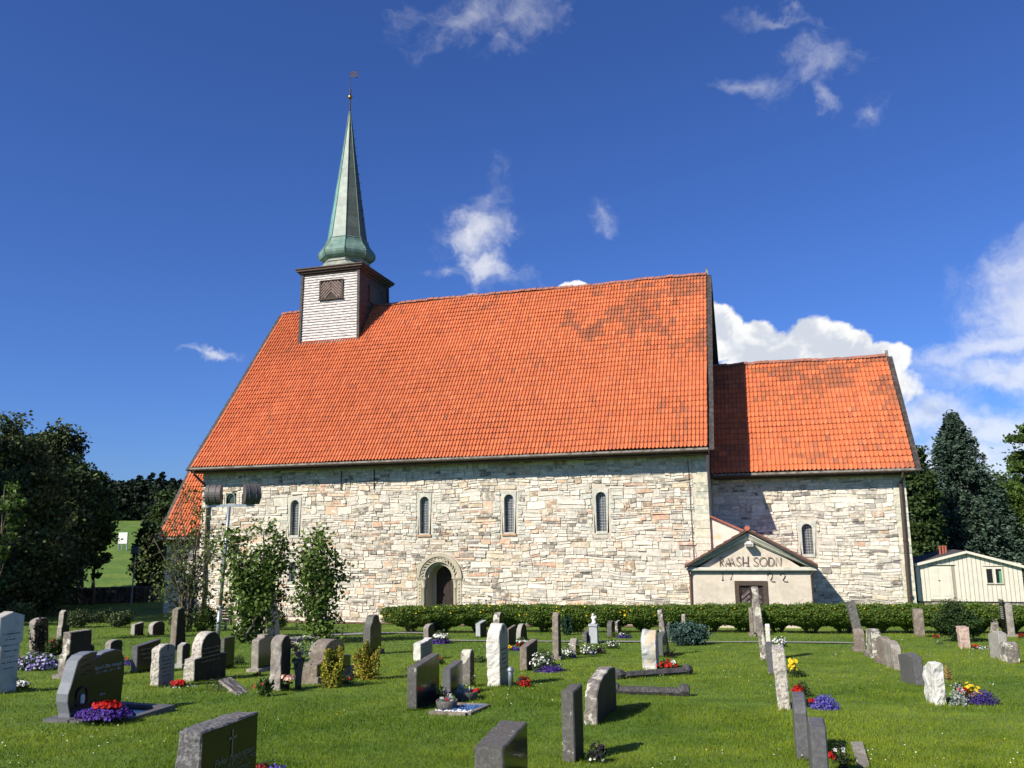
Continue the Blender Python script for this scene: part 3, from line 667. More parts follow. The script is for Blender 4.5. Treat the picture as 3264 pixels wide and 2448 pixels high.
tile_roof(-.10, CRX - .02, CEY - .05, CEZ - .03, RY, CRZ, 45, 21, chancel_roof, 110, 21, None, pc)
ridge(.05, CRX, RY, CRZ, chancel_roof); verge(CRX + .05, CEY, CEZ, RY, CRZ, chancel_roof, 1); gutter(.0, CRX, CEY, CEZ, chancel_roof)
q = S(); box(q, CRX - .06, CRX + .08, RY - .06, RY + .06, CRZ, CRZ + .33); q.build('ridge_post', 'eavegrey', chancel_roof)
# downpipes
q = S(); tube(q, [(8.28, CEY - .2, 6.7), (8.26, CEY - .12, 6.45), (8.24, CY - .12, 6.2), (8.16, CY - .13, 1.0), (8.15, CY - .13, -.1)], [.05, .05, .085, .085, .085], 10)
for z in (6.1, 3.6, 1.2): tube(q, [(8.2, CY - .13, z), (8.2, CY - .13, z + .07)], .105, 10)
q.build('downpipe', 'brown', church)
q = S(); tube(q, [(-26.3, EY - .2, 7.65), (-26.28, EY - .15, 7.45), (-25.95, -.13, 6.75), (-25.93, -.13, 6.5), (-25.9, -.13, 0)], [.05, .06, .06, .085, .085], 10); q.build('downpipe', 'brown', church)
# lean-to in the corner of nave and chancel
q = S(); prism(q, [(-.13, .5), (1.6, .5), (1.6, 3.98), (-.13, 4.78)], fXZ, .12, 3.2); lt = q.build('lean_to_wall', 'plasterstone', church)
for k in range(6):
    t0, t1 = k / 6, (k + .96) / 6; A = np.array([-.13, .05, 4.84]); B = np.array([1.6, .05, 4.04]); q = S(); bar(q, A + (B - A) * t0, A + (B - A) * t1, .22, .07, (0, 0, 1)); q.build('coping_tile', 'clayred', lt)
# --- west annex
AX, AY, AZ = -31.0, 2.6, 4.24; ARY = 5.5; ARZ = AZ + 1.55 * (ARY - AY)
s = S(); wall_front(s, AX + .25, NWX0, -.4, AZ + .1, AY + .35, [])
s.add([(AX + .25, AY + .35, -.4), (AX + .25, 8.0, -.4), (AX + .25, 8.0, AZ), (AX + .25, ARY, ARZ - .4), (AX + .25, AY + .35, AZ)], tri=[(0, 1, 2), (0, 2, 3), (0, 3, 4)])
annex = s.build('annex_wall', 'mortar', church)
lay_wall(rubble(AX + .27, NWX0, -.3, AZ, []), AY + .35, PN, annex, 30)
aroof = roof_slab('annex_roof', AX, NWX0, AY, AZ, ARY, ARZ)
tile_roof(AX + .04, NWX0 + .1, AY - .05, AZ - .02, ARY, ARZ, 25, 14, aroof, 40, 31, None, lambda x, t_, n_: .25 * sm(n_, .5, .7) + .05)
verge(AX - .03, AY, AZ, ARY, ARZ, aroof, -1); gutter(AX, NWX0, AY, AZ, aroof)

# --- bell tower and spire
tower = S(); z0, z1 = 14.2, 20.0; hb, ht_ = TXH, TXH - .06; yb_, yt = TYH, TYH - .05
V = [(TXC + sx * h, RY + sy * y, z) for z, h, y in ((z0, hb, yb_), (z1, ht_, yt)) for sx, sy in ((-1, -1), (1, -1), (1, 1), (-1, 1))]
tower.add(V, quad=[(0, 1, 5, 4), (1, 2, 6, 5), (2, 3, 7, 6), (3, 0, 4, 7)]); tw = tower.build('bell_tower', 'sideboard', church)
LX0, LX1, LZ0, LZ1 = -22.80, -21.32, 18.30, 19.42
zb = 15.62; nb = 26
for k in range(nb):
    za = zb + (19.95 - zb) * k / nb; zc = zb + (19.95 - zb) * (k + 1) / nb; f_ = (za - z0) / (z1 - z0); hx = hb + (ht_ - hb) * f_ - .05; yy = RY - (yb_ + (yt - yb_) * f_)
    segs = [(-hx, hx)]
    if za < LZ1 and zc > LZ0: segs = [(-hx, LX0 - TXC - .03), (LX1 - TXC + .03, hx)]
    for a, b in segs:
        q = S(); q.add([(TXC + a, yy - .06, za - .015), (TXC + b, yy - .06, za - .015), (TXC + b, yy - .012, zc - .035), (TXC + a, yy - .012, zc - .035), (TXC + a, yy, za - .015), (TXC + b, yy, za - .015), (TXC + b, yy, zc - .035), (TXC + a, yy, zc - .035)], quad=BQ); q.build('board', 'board', tw)
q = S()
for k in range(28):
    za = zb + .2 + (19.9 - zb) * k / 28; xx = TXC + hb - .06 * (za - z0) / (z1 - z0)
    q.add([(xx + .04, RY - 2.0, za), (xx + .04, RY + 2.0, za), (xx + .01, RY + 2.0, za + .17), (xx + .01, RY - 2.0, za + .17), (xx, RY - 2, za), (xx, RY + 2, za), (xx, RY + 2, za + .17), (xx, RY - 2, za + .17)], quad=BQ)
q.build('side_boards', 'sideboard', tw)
for sx, sy in ((-1, -1), (1, -1), (1, 1)):
    q = S(); bar(q, (TXC + sx * (hb + .02), RY + sy * (yb_ + .04), 15.4 if sy < 0 else 17.5), (TXC + sx * (ht_ + .02), RY + sy * (yt + .04), 20.0), .16, .16, (0, 1, 0)); q.build('corner_board', 'verge', tw)
q = S(); box(q, TXC - hb - .1, TXC + hb + .1, RY - yb_ - .12, RY - yb_ + .2, 15.42, 15.64); q.build('base_board', 'eavegrey', tw)
# louvred hatches with chevron boarding
yl = RY - TYH + .01
q = S(); box(q, LX0, LX1, yl - .05, yl + .05, LZ0, LZ1); hl = q.build('louvre', 'doordark', tw)
def clipbar(A, B):
    return A, B
cx = (LX0 + LX1) / 2; hw = (LX1 - LX0) / 2 - .06
for sg in (-1, 1):
    for k in range(9):
        o0 = LZ0 - .55 + k * .19
        pts = []
        for t_ in (0.0, hw):
            pts.append((cx + sg * t_, o0 + .19 * 2 + (hw - t_) * 1.0))
        (xa, za), (xb, zb_) = pts
        # clip to the frame in z
        def cl(xa, za, xb, zb_):
            P = []
            for (x, z, x2, z2) in ((xa, za, xb, zb_), (xb, zb_, xa, za)):
                lo, hi = LZ0 + .06, LZ1 - .06
                if z > hi: t_ = (hi - z) / (z2 - z); x, z = x + (x2 - x) * t_, hi
                elif z < lo: t_ = (lo - z) / (z2 - z); x, z = x + (x2 - x) * t_, lo
                P.append((x, z))
            return P
        if max(za, zb_) < LZ0 + .15 or min(za, zb_) > LZ1 - .15: continue
        (xa, za), (xb, zb_) = cl(xa, za, xb, zb_)
        if abs(xa - xb) < .12: continue
        q = S(); bar(q, (xa, yl - .07, za), (xb, yl - .07, zb_), .092, .03, (0, 1, 0)); q.build('slat', 'louvre', hl)
q = S(); box(q, LX0 - .08, LX1 + .08, yl - .16, yl, LZ0 - .06, LZ0); box(q, LX0 - .04, LX1 + .04, yl - .12, yl, LZ1, LZ1 + .05)
box(q, LX0 - .05, LX0 + .05, yl - .10, yl, LZ0, LZ1); box(q, LX1 - .05, LX1 + .05, yl - .10, yl, LZ0, LZ1); q.build('frame', 'brown', hl)
q = S(); box(q, TXC + ht_, TXC + ht_ + .11, RY - .7, RY + .7, 18.3, 19.4); q.build('side_louvre', 'brown', tw)
# cornice
q = S()
for h, za, zc in ((.10, 19.88, 20.0), (.22, 20.0, 20.12), (.34, 20.12, 20.24), (.40, 20.24, 20.30)):
    box(q, TXC - ht_ - h, TXC + ht_ + h, RY - yt - h, RY + yt + h, za, zc)
q.build('cornice', 'brown', tw)
# skirt, neck, bulb and spire: eight-sided copper
A8 = math.pi / 8
def oct_(r_, z):
    r_ = r_ * .84; return [(TXC + r_ / math.cos(A8) * math.cos(A8 + k * math.pi / 4), RY + r_ / math.cos(A8) * math.sin(A8 + k * math.pi / 4), z) for k in range(8)]
def sq_(h, y, z):
    o = []
    for k in range(8):
        a = A8 + k * math.pi / 4; o.append((TXC + math.copysign(h, math.cos(a)), RY + math.copysign(y, math.sin(a)), z))
    return o
def lerp(A, B, t_): return [tuple(np.array(a) * (1 - t_) + np.array(b) * t_) for a, b in zip(A, B)]
sqr = sq_(ht_ + .40, yt + .40, 20.30)
rings = [sqr]
for t_, zz in ((.30, 20.36), (.58, 20.48), (.82, 20.68), (1.0, 20.95)): rings.append([(x, y, zz) for x, y, _ in lerp(sqr, oct_(1.52, 0), t_)])
def loft(rings):
    n = 8; V = [p for r_ in rings for p in r_]; return V, [(i * n + k, i * n + (k + 1) % n, (i + 1) * n + (k + 1) % n, (i + 1) * n + k) for i in range(len(rings) - 1) for k in range(n)]
V, Q = loft(rings); S().add(V, quad=Q).build('copper_skirt', 'copperlip', tw)
V, Q = loft([oct_(1.52, 20.94), oct_(1.60, 20.98), oct_(1.60, 21.08), oct_(1.52, 21.14), oct_(1.55, 21.22)]); S().add(V, quad=Q).build('neck', 'copperlip', tw)
bp = [(1.52, 21.2), (1.72, 21.24), (1.86, 21.33), (1.94, 21.47), (1.96, 21.62), (1.90, 21.80), (1.76, 21.98), (1.60, 22.16), (1.48, 22.34), (1.44, 22.5), (1.46, 22.56), (1.40, 22.60)]
V, Q = loft([oct_(r_, z) for r_, z in bp]); S().add(V, quad=Q).build('copper_bulb', 'copper', tw)
sp = [(1.38, 22.58)] + [(.05 + 1.30 * (1 - t_) ** 1.04, 22.62 + 8.9 * t_) for t_ in np.linspace(0, 1, 14)]
PAT_SHADE = {5: (.16, .33, .29), 6: (.235, .285, .245), 7: (.105, .125, .105), 0: (.085, .10, .088)}      # patina by face, with shade of south-east and east faces put into the colour
sps = S()
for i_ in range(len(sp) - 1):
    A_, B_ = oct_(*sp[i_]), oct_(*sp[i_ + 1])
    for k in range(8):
        f_ = (k + 1) % 8; sps.add([A_[k], A_[(k + 1) % 8], B_[(k + 1) % 8], B_[k]], quad=[(0, 1, 2, 3)], col=np.array(PAT_SHADE.get(f_, (.16, .24, .2))) * rng.uniform(.86, 1.14))
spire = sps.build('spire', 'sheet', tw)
q = S()
for k in range(8):      # standing seams on the eight ridges
    P = [np.array(oct_(r_ + .012, z)[k]) for r_, z in sp]; tube(q, P, .022, 5)
    P = [np.array(oct_(r_ + .012, z)[k]) for r_, z in bp]; tube(q, P, .025, 5)
q.build('standing_seams', 'copper', tw)
q = S()
for z in np.arange(24.0, 31.0, .62):
    r_ = .84 * (.05 + 1.30 * (1 - (z - 22.62) / 8.9)); tube(q, [(TXC + r_, RY + .1, z), (TXC + r_ + .16, RY + .1, z + .01), (TXC + r_ + .17, RY + .1, z + .06)], .014, 5)
q.build('climbing_hooks', 'iron', tw)
q = S(); tube(q, [(TXC, RY, 31.3), (TXC, RY, 32.4)], [.07, .04], 8); tube(q, [(TXC, RY, 32.8), (TXC, RY, 34.45)], .018, 6); q.build('finial_rod', 'iron', tw)
q = S(); a = np.linspace(-math.pi / 2, math.pi / 2, 14); lathe(q, [(.155 * math.cos(t_), .155 * math.sin(t_)) for t_ in a], (TXC, RY, 32.55), 20); q.build('gilded_ball', 'gold', tw, True)
q = S(); lathe(q, [(.02, 32.72), (.07, 32.78), (.03, 32.86), (.06, 32.96), (.03, 33.02), (.05, 33.1), (.018, 33.15)], (TXC, RY, 0), 10)
for sg in (-1, 1): tube(q, [(TXC, RY, 32.9), (TXC + sg * .1, RY, 33.0), (TXC + sg * .08, RY, 33.1)], .012, 5)
q.build('finial_ornament', 'iron', tw, True)
q = S(); f0, f1 = TXC + .02, TXC + .50
for poly in ([(f0, 34.36), (f0, 34.30), (f1, 34.26), (f1 + .06, 34.36), (f1, 34.31)], [(f0, 34.06), (f0, 34.00), (f1 - .02, 33.94), (f1 + .04, 33.84), (f1 + .02, 33.99)], [(f0 + .20, 34.0), (f0 + .26, 34.0), (f0 + .26, 34.33), (f0 + .20, 34.33)],
             [(f0, 34.14), (f1 - .06, 34.10), (f1 - .06, 34.17), (f0, 34.2)], [(f0 + .02, 34.05), (f0 + .08, 34.05), (f0 + .08, 34.32), (f0 + .02, 34.32)], [(f1 - .12, 34.0), (f1 - .06, 34.0), (f1 - .02, 34.28), (f1 - .08, 34.28)]):
    prism(q, poly, fXZ, RY - .012, RY + .012)
q.build('weather_vane', 'iron', tw)

# ================================================================== THE GABLED PORCH
PX0, PX1, PY = -1.0, 3.88, -1.0; PXC = 1.46
porch = tag(empty('gabled_porch', (PXC, PY, 0)), 'small pink plastered porch with pediment, iron lettering and date 1722', 'porch')
s = S(); wall_front(s, PX0, PX1, -.4, 2.5, PY, [(.83, 2.10, -.4, 2.06)])
s.add([(PX0, PY, -.4), (PX0, 3.1, -.4), (PX0, 3.1, 2.5), (PX0, PY, 2.5)], quad=[(0, 3, 2, 1)]); s.add([(PX1, PY, -.4), (PX1, 3.1, -.4), (PX1, 3.1, 2.5), (PX1, PY, 2.5)], quad=[(0, 1, 2, 3)])
s.add([(PX0, PY + .02, 2.4), (PX1, PY + .02, 2.4), (PXC, PY + .02, 4.0)], tri=[(0, 1, 2)])
s.build('wall', 'plaster', porch)
q = S(); box(q, .80, 2.14, PY - .012, PY + .05, 2.06, 2.33); q.build('lintel', 'plasterstone', porch)
APX = 4.04; CL, CR, CZ = PX0 - .16, PX1 + .24, 2.63
q = S(); box(q, CL + .05, CR - .05, PY - .12, PY + .02, 2.45, 2.53); q.build('frieze_moulding', 'trim', porch)
q = S(); box(q, CL, CR, PY - .22, PY + .02, 2.53, 2.61); box(q, CL + .04, CR - .04, PY - .17, PY + .02, 2.61, 2.66); q.build('cornice', 'trimpale', porch)
for sg, xe in ((-1, CL), (1, CR)):
    for k, (dz, w, dy, m_) in enumerate(((.0, .075, .30, 'trimpale'), (-.085, .09, .24, 'trim'), (-.17, .08, .19, 'trimpale'), (-.245, .07, .13, 'trim'))):
        q = S(); A = np.array([xe + (-sg) * (.10 + k * .09), PY + .02 - dy / 2, CZ + .10 + dz * .25 + .02 * k]); B = np.array([PXC, PY + .02 - dy / 2, APX + .02 + dz]); bar(q, A, B, w, dy, (0, 1, 0)); q.build('raking_moulding', m_, porch)
for sg, xe in ((-1, CL - .05), (1, CR + .05)):
    q = S(); A = (xe, 2.62); B = (PXC, APX + .10); prism(q, [(A[0], A[1]), (B[0], B[1]), (B[0], B[1] + .10), (A[0], A[1] + .09)], fXZ, PY - .36, 3.1); ro = q.build('roof', 'tileend', porch)
    d = np.array([B[0] - A[0], B[1] - A[1]]); ln = np.hypot(*d)
    for k in range(8):
        q = S(); a0 = np.array(A) + d * (k / 8); a1 = np.array(A) + d * ((k + 1.05) / 8); up_ = .115
        prism(q, [(a0[0], a0[1] + up_ + .05), (a1[0], a1[1] + up_), (a1[0], a1[1] + up_ - .03), (a0[0], a0[1] + up_ - .02)], fXZ, PY - .38, 3.08); q.build('tile_course', 'tileend', ro)
for sg, xe in ((-1, CL - .05), (1, CR + .05)):
    q = S(); prism(q, [(xe, 2.64), (PXC, APX + .12), (PXC, APX + .225), (xe, 2.74)], fXZ, PY - .43, PY - .385); q.build('verge_board', 'brown', porch)
q = S(); tube(q, [(PXC, PY - .42, APX + .22), (PXC, 3.1, APX + .20)], .09, 10); q.build('ridge_cap', 'clayred', porch)
for k in range(3):
    q = S(); tube(q, [(PXC, PY - .44 + k * .3, APX + .24), (PXC, PY - .36 + k * .3, APX + .21)], .115, 12); q.build('ridge_collar', 'clayred', porch)
# door: dark frame, two leaves with slanting boards
q = S(); box(q, .80, .98, PY - .05, PY + .1, -.3, 2.09); box(q, 1.95, 2.13, PY - .05, PY + .1, -.3, 2.09); box(q, .98, 1.95, PY - .05, PY + .1, 1.90, 2.09); pd = q.build('door_frame', 'brown', porch)
q = S(); box(q, .98, 1.95, PY + .06, PY + .1, -.3, 1.90); box(q, 1.40, 1.52, PY + .0, PY + .06, -.3, 1.88); box(q, .98, 1.06, PY + .02, PY + .06, -.3, 1.88); box(q, 1.87, 1.95, PY + .02, PY + .06, -.3, 1.88); dl = q.build('door', 'doordark', porch)
for (xa, xb, sg) in ((1.06, 1.40, 1), (1.52, 1.87, -1)):
    for k in range(12):
        zz = -.5 + k * .21; w = xb - xa; za, zc = (zz, zz + w * .85) if sg > 0 else (zz + w * .85, zz)
        if max(za, zc) > 1.86: continue
        q = S(); bar(q, (xa, PY + .04, za), (xb, PY + .04, zc), .105, .035, (0, 1, 0)); q.build('plank', 'doorboard', dl)
# iron lettering RAASH SODN and the date 17 22
def px6(x, y): p = onY(2150 + x / 4.148, 1600 + y / 4.148, PY - .03); return p
def stroke(s, pts, close=False, r_=.0155):
    P = [px6(*p) for p in pts]
    tube(s, P, r_, 6)
def ell(cx_, cy_, rx, ry_, a0, a1, n=16): return [(cx_ + rx * math.cos(R(t_)), cy_ - ry_ * math.sin(R(t_))) for t_ in np.linspace(a0, a1, n)]
ss = lambda x0, x1, y0, y1: [(x1, y0 + (y1 - y0) * .16), (x0 + (x1 - x0) * .78, y0 + 2), (x0 + (x1 - x0) * .42, y0), (x0 + (x1 - x0) * .10, y0 + (y1 - y0) * .14), (x0 + (x1 - x0) * .12, y0 + (y1 - y0) * .34), (x0 + (x1 - x0) * .5, y0 + (y1 - y0) * .5), (x0 + (x1 - x0) * .92, y0 + (y1 - y0) * .68), (x1, y0 + (y1 - y0) * .86), (x0 + (x1 - x0) * .70, y1), (x0 + (x1 - x0) * .3, y1 - 1), (x0, y0 + (y1 - y0) * .86)]
glyphs = [('letter_r', [[(602, 848), (602, 730)], [(602, 732)] + ell(618, 757, 19, 26, 90, -90, 9) + [(602, 783)], [(612, 783), (642, 848)]]),
          ('letter_a', [[(670, 848), (708, 735), (742, 848)], [(682, 812), (728, 812)]]), ('letter_a', [[(716, 848), (752, 735), (796, 848)], [(728, 808), (782, 808)]]),
          ('letter_s', [ss(814, 876, 727, 846)]), ('letter_h', [[(902, 846), (902, 716)], [(970, 846), (970, 714)], [(902, 800), (970, 800)], [(945, 849), (1000, 849)]]),
          ('letter_s', [ss(1040, 1106, 732, 848)]), ('letter_o', [ell(1172, 790, 49, 57, 90, 450, 26)]),
          ('letter_d', [[(1243, 848), (1243, 732)], [(1243, 733)] + ell(1262, 790, 52, 57, 90, -90, 12) + [(1243, 848)]]), ('letter_n', [[(1342, 848), (1342, 732), (1404, 848), (1404, 730)]]),
          ('digit_one', [[(622, 938), (636, 925), (636, 1032)], [(622, 1032), (648, 1032)]]), ('digit_seven', [[(714, 938), (718, 932), (776, 932), (740, 1028)]]),
          ('digit_two', [[(1228, 972), (1238, 950), (1258, 940), (1284, 945), (1296, 968), (1288, 998), (1268, 1036), (1284, 1050), (1310, 1054), (1332, 1052)]]),
          ('digit_two', [[(1394, 968), (1408, 950), (1428, 945), (1452, 952), (1462, 974), (1452, 1002), (1430, 1036), (1446, 1050), (1474, 1054), (1500, 1052)]])]
for nm, sts in glyphs:
    q = S()
    for st in sts: stroke(q, st)
    q.build(nm, 'letter', porch)
q = S(); P = px6(985, 560); box(q, P[0] - .10, P[0] + .10, PY - .42, PY, P[2] + .07, P[2] + .13); box(q, P[0] - .17, P[0] + .17, PY - .45, PY - .05, P[2] - .08, P[2] + .07); fl = q.build('floodlight', 'white', porch)
q = S(); box(q, P[0] - .14, P[0] + .14, PY - .46, PY - .45, P[2] - .06, P[2] + .03); q.build('lens', 'eavegrey', fl)
q = S(); tube(q, [(CL + .10, PY - .2, 2.5), (PX0 - .02, PY - .08, 2.25), (PX0 - .04, PY - .06, -.1)], .045, 8); q.build('downpipe', mat('rust_brown_pipe', (.16, .075, .05), rough=.6), porch)
q = S(); tube(q, [(CR - .12, PY - .2, 2.5), (PX1 + .02, PY - .06, 2.3), (PX1 + .03, PY - .05, -.1)], .045, 8); q.build('downpipe', 'brown', porch)

# ================================================================== THE HUT
HY = 3.75
def hp(x, y): p = onY(2850 + x / 2.553, 1300 + y / 2.553, HY); return p[0], p[2]      # place on the hut's front wall
HX0, HX1 = hp(180, 1400)[0], hp(1048, 1400)[0]; HZ = hp(600, 1575)[1]; EVL = hp(180, 1268)[1]; hc, APH = hp(580, 1180)
hut = tag(empty('wooden_hut', ((HX0 + HX1) / 2, HY, HZ)), 'cream painted wooden hut with low gable beside the chancel', 'hut'); NB = 24; BW = (HX1 - HX0) / NB
q = S(); q.add([(HX0, HY, HZ), (HX1, HY, HZ), (HX1, HY, EVL), (hc, HY, APH), (HX0, HY, EVL)], tri=[(0, 1, 2), (0, 2, 3), (0, 3, 4)])
box(q, HX0, HX1, HY + .02, HY + 4, HZ, EVL - .03); q.build('wall', 'creamgap', hut)
q = S(); box(q, HX0 + .05, HX1 - .05, HY + .06, HY + 3.9, HZ - .9, HZ); q.build('foundation', 'g_grey', hut)
d0, d1 = hp(275, 1290), hp(490, 1560); w0, w1 = hp(735, 1295), hp(895, 1435)
for k in range(NB):
    x = HX0 + (k + .5) * BW; t_ = (1 - (hc - x) / (hc - HX0)) if x < hc else (1 - (x - hc) / (HX1 - hc)); top = EVL + (APH - EVL) * t_ - .02
    segs = [(HZ, top)]
    if d0[0] - .04 < x < d1[0] + .04: segs = [(d0[1] + .05, top)]
    if w0[0] - .04 < x < w1[0] + .04: segs = [(HZ, w1[1] - .06), (w0[1] + .05, top)]
    for a, b in segs:
        if b - a < .06: continue
        q = S(); box(q, x - BW / 2 + .011, x + BW / 2 - .011, HY - .03, HY, a, b); q.build('board', 'cream', hut)
q = S(); box(q, d0[0], d1[0], HY - .03, HY, d1[1], d0[1]); hd = q.build('double_door', 'cream', hut)
for a, b in ((283, 375), (378, 470)):
    l0, l1 = hp(a, 1297), hp(b, 1530); q = S(); box(q, l0[0], l1[0], HY - .045, HY - .03, l1[1], l0[1]); q.build('leaf', 'cream', hd)
l0 = hp(362, 1403); q = S(); box(q, l0[0] - .02, l0[0] + .05, HY - .07, HY - .045, l0[1] - .012, l0[1] + .012); q.build('handle', 'iron', hd)
q = S(); a, b = hp(262, 1278), hp(492, 1270); box(q, a[0], b[0], HY - .07, HY, a[1], a[1] + .035); q.build('door_hood', 'trimpale', hut)
q = S(); box(q, w0[0], w1[0], HY - .035, HY, w1[1], w0[1]); hw_ = q.build('window', 'cream', hut)
for a, b in ((745, 806), (820, 880)):
    l0, l1 = hp(a, 1310), hp(b, 1425); q = S(); box(q, l0[0], l1[0], HY - .041, HY - .035, l1[1], l0[1]); q.build('pane', 'dark', hw_)
    for (xa, xb, za, zc) in ((l0[0] - .03, l0[0], l1[1] - .03, l0[1] + .03), (l1[0], l1[0] + .03, l1[1] - .03, l0[1] + .03), (l0[0], l1[0], l1[1] - .03, l1[1]), (l0[0], l1[0], l0[1], l0[1] + .03)):
        q = S(); box(q, xa, xb, HY - .055, HY - .035, za, zc); q.build('casement_bar', 'cream', hw_)
l0, l1 = hp(848, 1328), hp(878, 1424); q = S(); box(q, l0[0], l1[0], HY - .044, HY - .041, l1[1], l0[1]); q.build('curtain', 'curtain', hw_)
q = S(); a, b = hp(715, 1288), hp(905, 1282); box(q, a[0], b[0], HY - .06, HY, a[1], a[1] + .03); q.build('window_hood', 'trimpale', hut)
for xe, ze in (hp(158, 1272), hp(1068, 1292)):
    q = S(); prism(q, [(xe, ze - .06), (hc, APH + .02), (hc, APH + .09), (xe, ze + .01)], fXZ, HY - .20, HY + 4.2); q.build('roof', 'hutroof', hut)
    q = S(); prism(q, [(xe, ze - .09), (hc, APH - .01), (hc, APH + .10), (xe, ze + .03)], fXZ, HY - .24, HY - .205); q.build('bargeboard', 'cream', hut)
for x in (433, 460, 483):
    a = hp(x, 1170); q = S(); tube(q, [(a[0], HY + 1.6, a[1] - .5), (a[0], HY + 1.6, a[1] + .18)], .05, 10); tube(q, [(a[0], HY + 1.6, a[1] + .18), (a[0], HY + 1.6, a[1] + .23)], .065, 10); q.build('chimney_pot', 'clayred', hut)

# ================================================================== HEADSTONES
def profile(kind, W_, H):
    b = -.15; e = lambda c, rx, rz, a0, a1, n=12: [(c[0] + rx * math.cos(R(t_)), c[1] + rz * math.sin(R(t_))) for t_ in np.linspace(a0, a1, n)]
    if kind == 'flat': return [(0, b), (W_, b), (W_, H), (0, H)]
    if kind == 'slantup': return [(0, b), (W_, b), (W_, H), (0, H * .90)]
    if kind == 'slantdown': return [(0, b), (W_, b), (W_, H * .82), (W_ * .45, H), (0, H * .97)]
    if kind == 'arch': return [(0, b), (W_, b)] + e((W_ / 2, H - W_ * .48), W_ / 2, W_ * .48, 0, 180, 16)
    if kind == 'low': return [(0, b), (W_, b)] + e((W_ / 2, H - W_ * .22), W_ / 2, W_ * .22, 0, 180, 14)
    if kind == 'peak': return [(0, b), (W_, b), (W_, H * .90), (W_ * .5, H), (0, H * .90)]
    if kind == 'shoulder': return [(0, b), (W_, b), (W_, H * .72)] + [(W_ * .5 + W_ * .5 * (1 - .42 * math.sin(R(t_))), H * (.72 + .18 * t_ / 90)) for t_ in (25, 50, 75)] + e((W_ / 2, H * .92), W_ * .27, H * .08, 0, 180, 9) + [(W_ * .5 - W_ * .5 * (1 - .42 * math.sin(R(t_))), H * (.72 + .18 * t_ / 90)) for t_ in (75, 50, 25)] + [(0, H * .72)]
    if kind == 'taper': return [(0, b), (W_, b), (W_ * .80, H * .97), (W_ * .5, H), (W_ * .20, H * .97)]
    if kind == 'obelisk': return [(0, b), (W_, b), (W_ * .86, H * .93), (W_ * .5, H), (W_ * .14, H * .93)]
    if kind == 'boulder': return [(W_ * .1, b), (W_ * .9, b)] + e((W_ / 2, H * .55), W_ * .52, H * .45, -40, 220, 22)
    if kind == 'leanarch': return [(0, b), (W_, b), (W_ * 1.0, H * .90), (W_ * .9, H * .97), (W_ * .68, H), (W_ * .40, H * .985), (W_ * .20, H * .90), (W_ * .08, H * .72)]
    if kind == 'crest': return [(0, b), (W_, b), (W_, H * .86)] + e((W_ * .8, H * .86), W_ * .2, H * .05, 0, 90, 5) + [(W_ * .66, H * .93), (W_ * .64, H), (W_ * .36, H), (W_ * .34, H * .93)] + e((W_ * .2, H * .86), W_ * .2, H * .05, 90, 180, 5)
    if kind == 'winged': return [(0, b), (W_, b), (W_, H * .50), (W_ * .80, H * .52)] + e((W_ / 2, H * .72), W_ * .30, H * .28, 0, 180, 14) + [(W_ * .20, H * .52), (0, H * .50)]
    if kind == 'tee': return [(W_ * .10, b), (W_ * .90, b), (W_ * .90, H * .62), (W_, H * .62), (W_, H * .94), (W_ * .5, H), (0, H * .94), (0, H * .62), (W_ * .10, H * .62)]
    if kind == 'step': return [(0, b), (W_, b), (W_, H * .62), (W_ * .88, H * .66), (W_ * .86, H), (W_ * .10, H), (W_ * .10, H * .55), (0, H * .5)]
    if kind == 'scroll': return [(0, b), (W_, b), (W_, H * .55), (W_ * .62, H * .60), (W_ * .72, H * .95), (W_ * .5, H), (W_ * .22, H * .94), (W_ * .12, H * .58), (0, H * .52)]
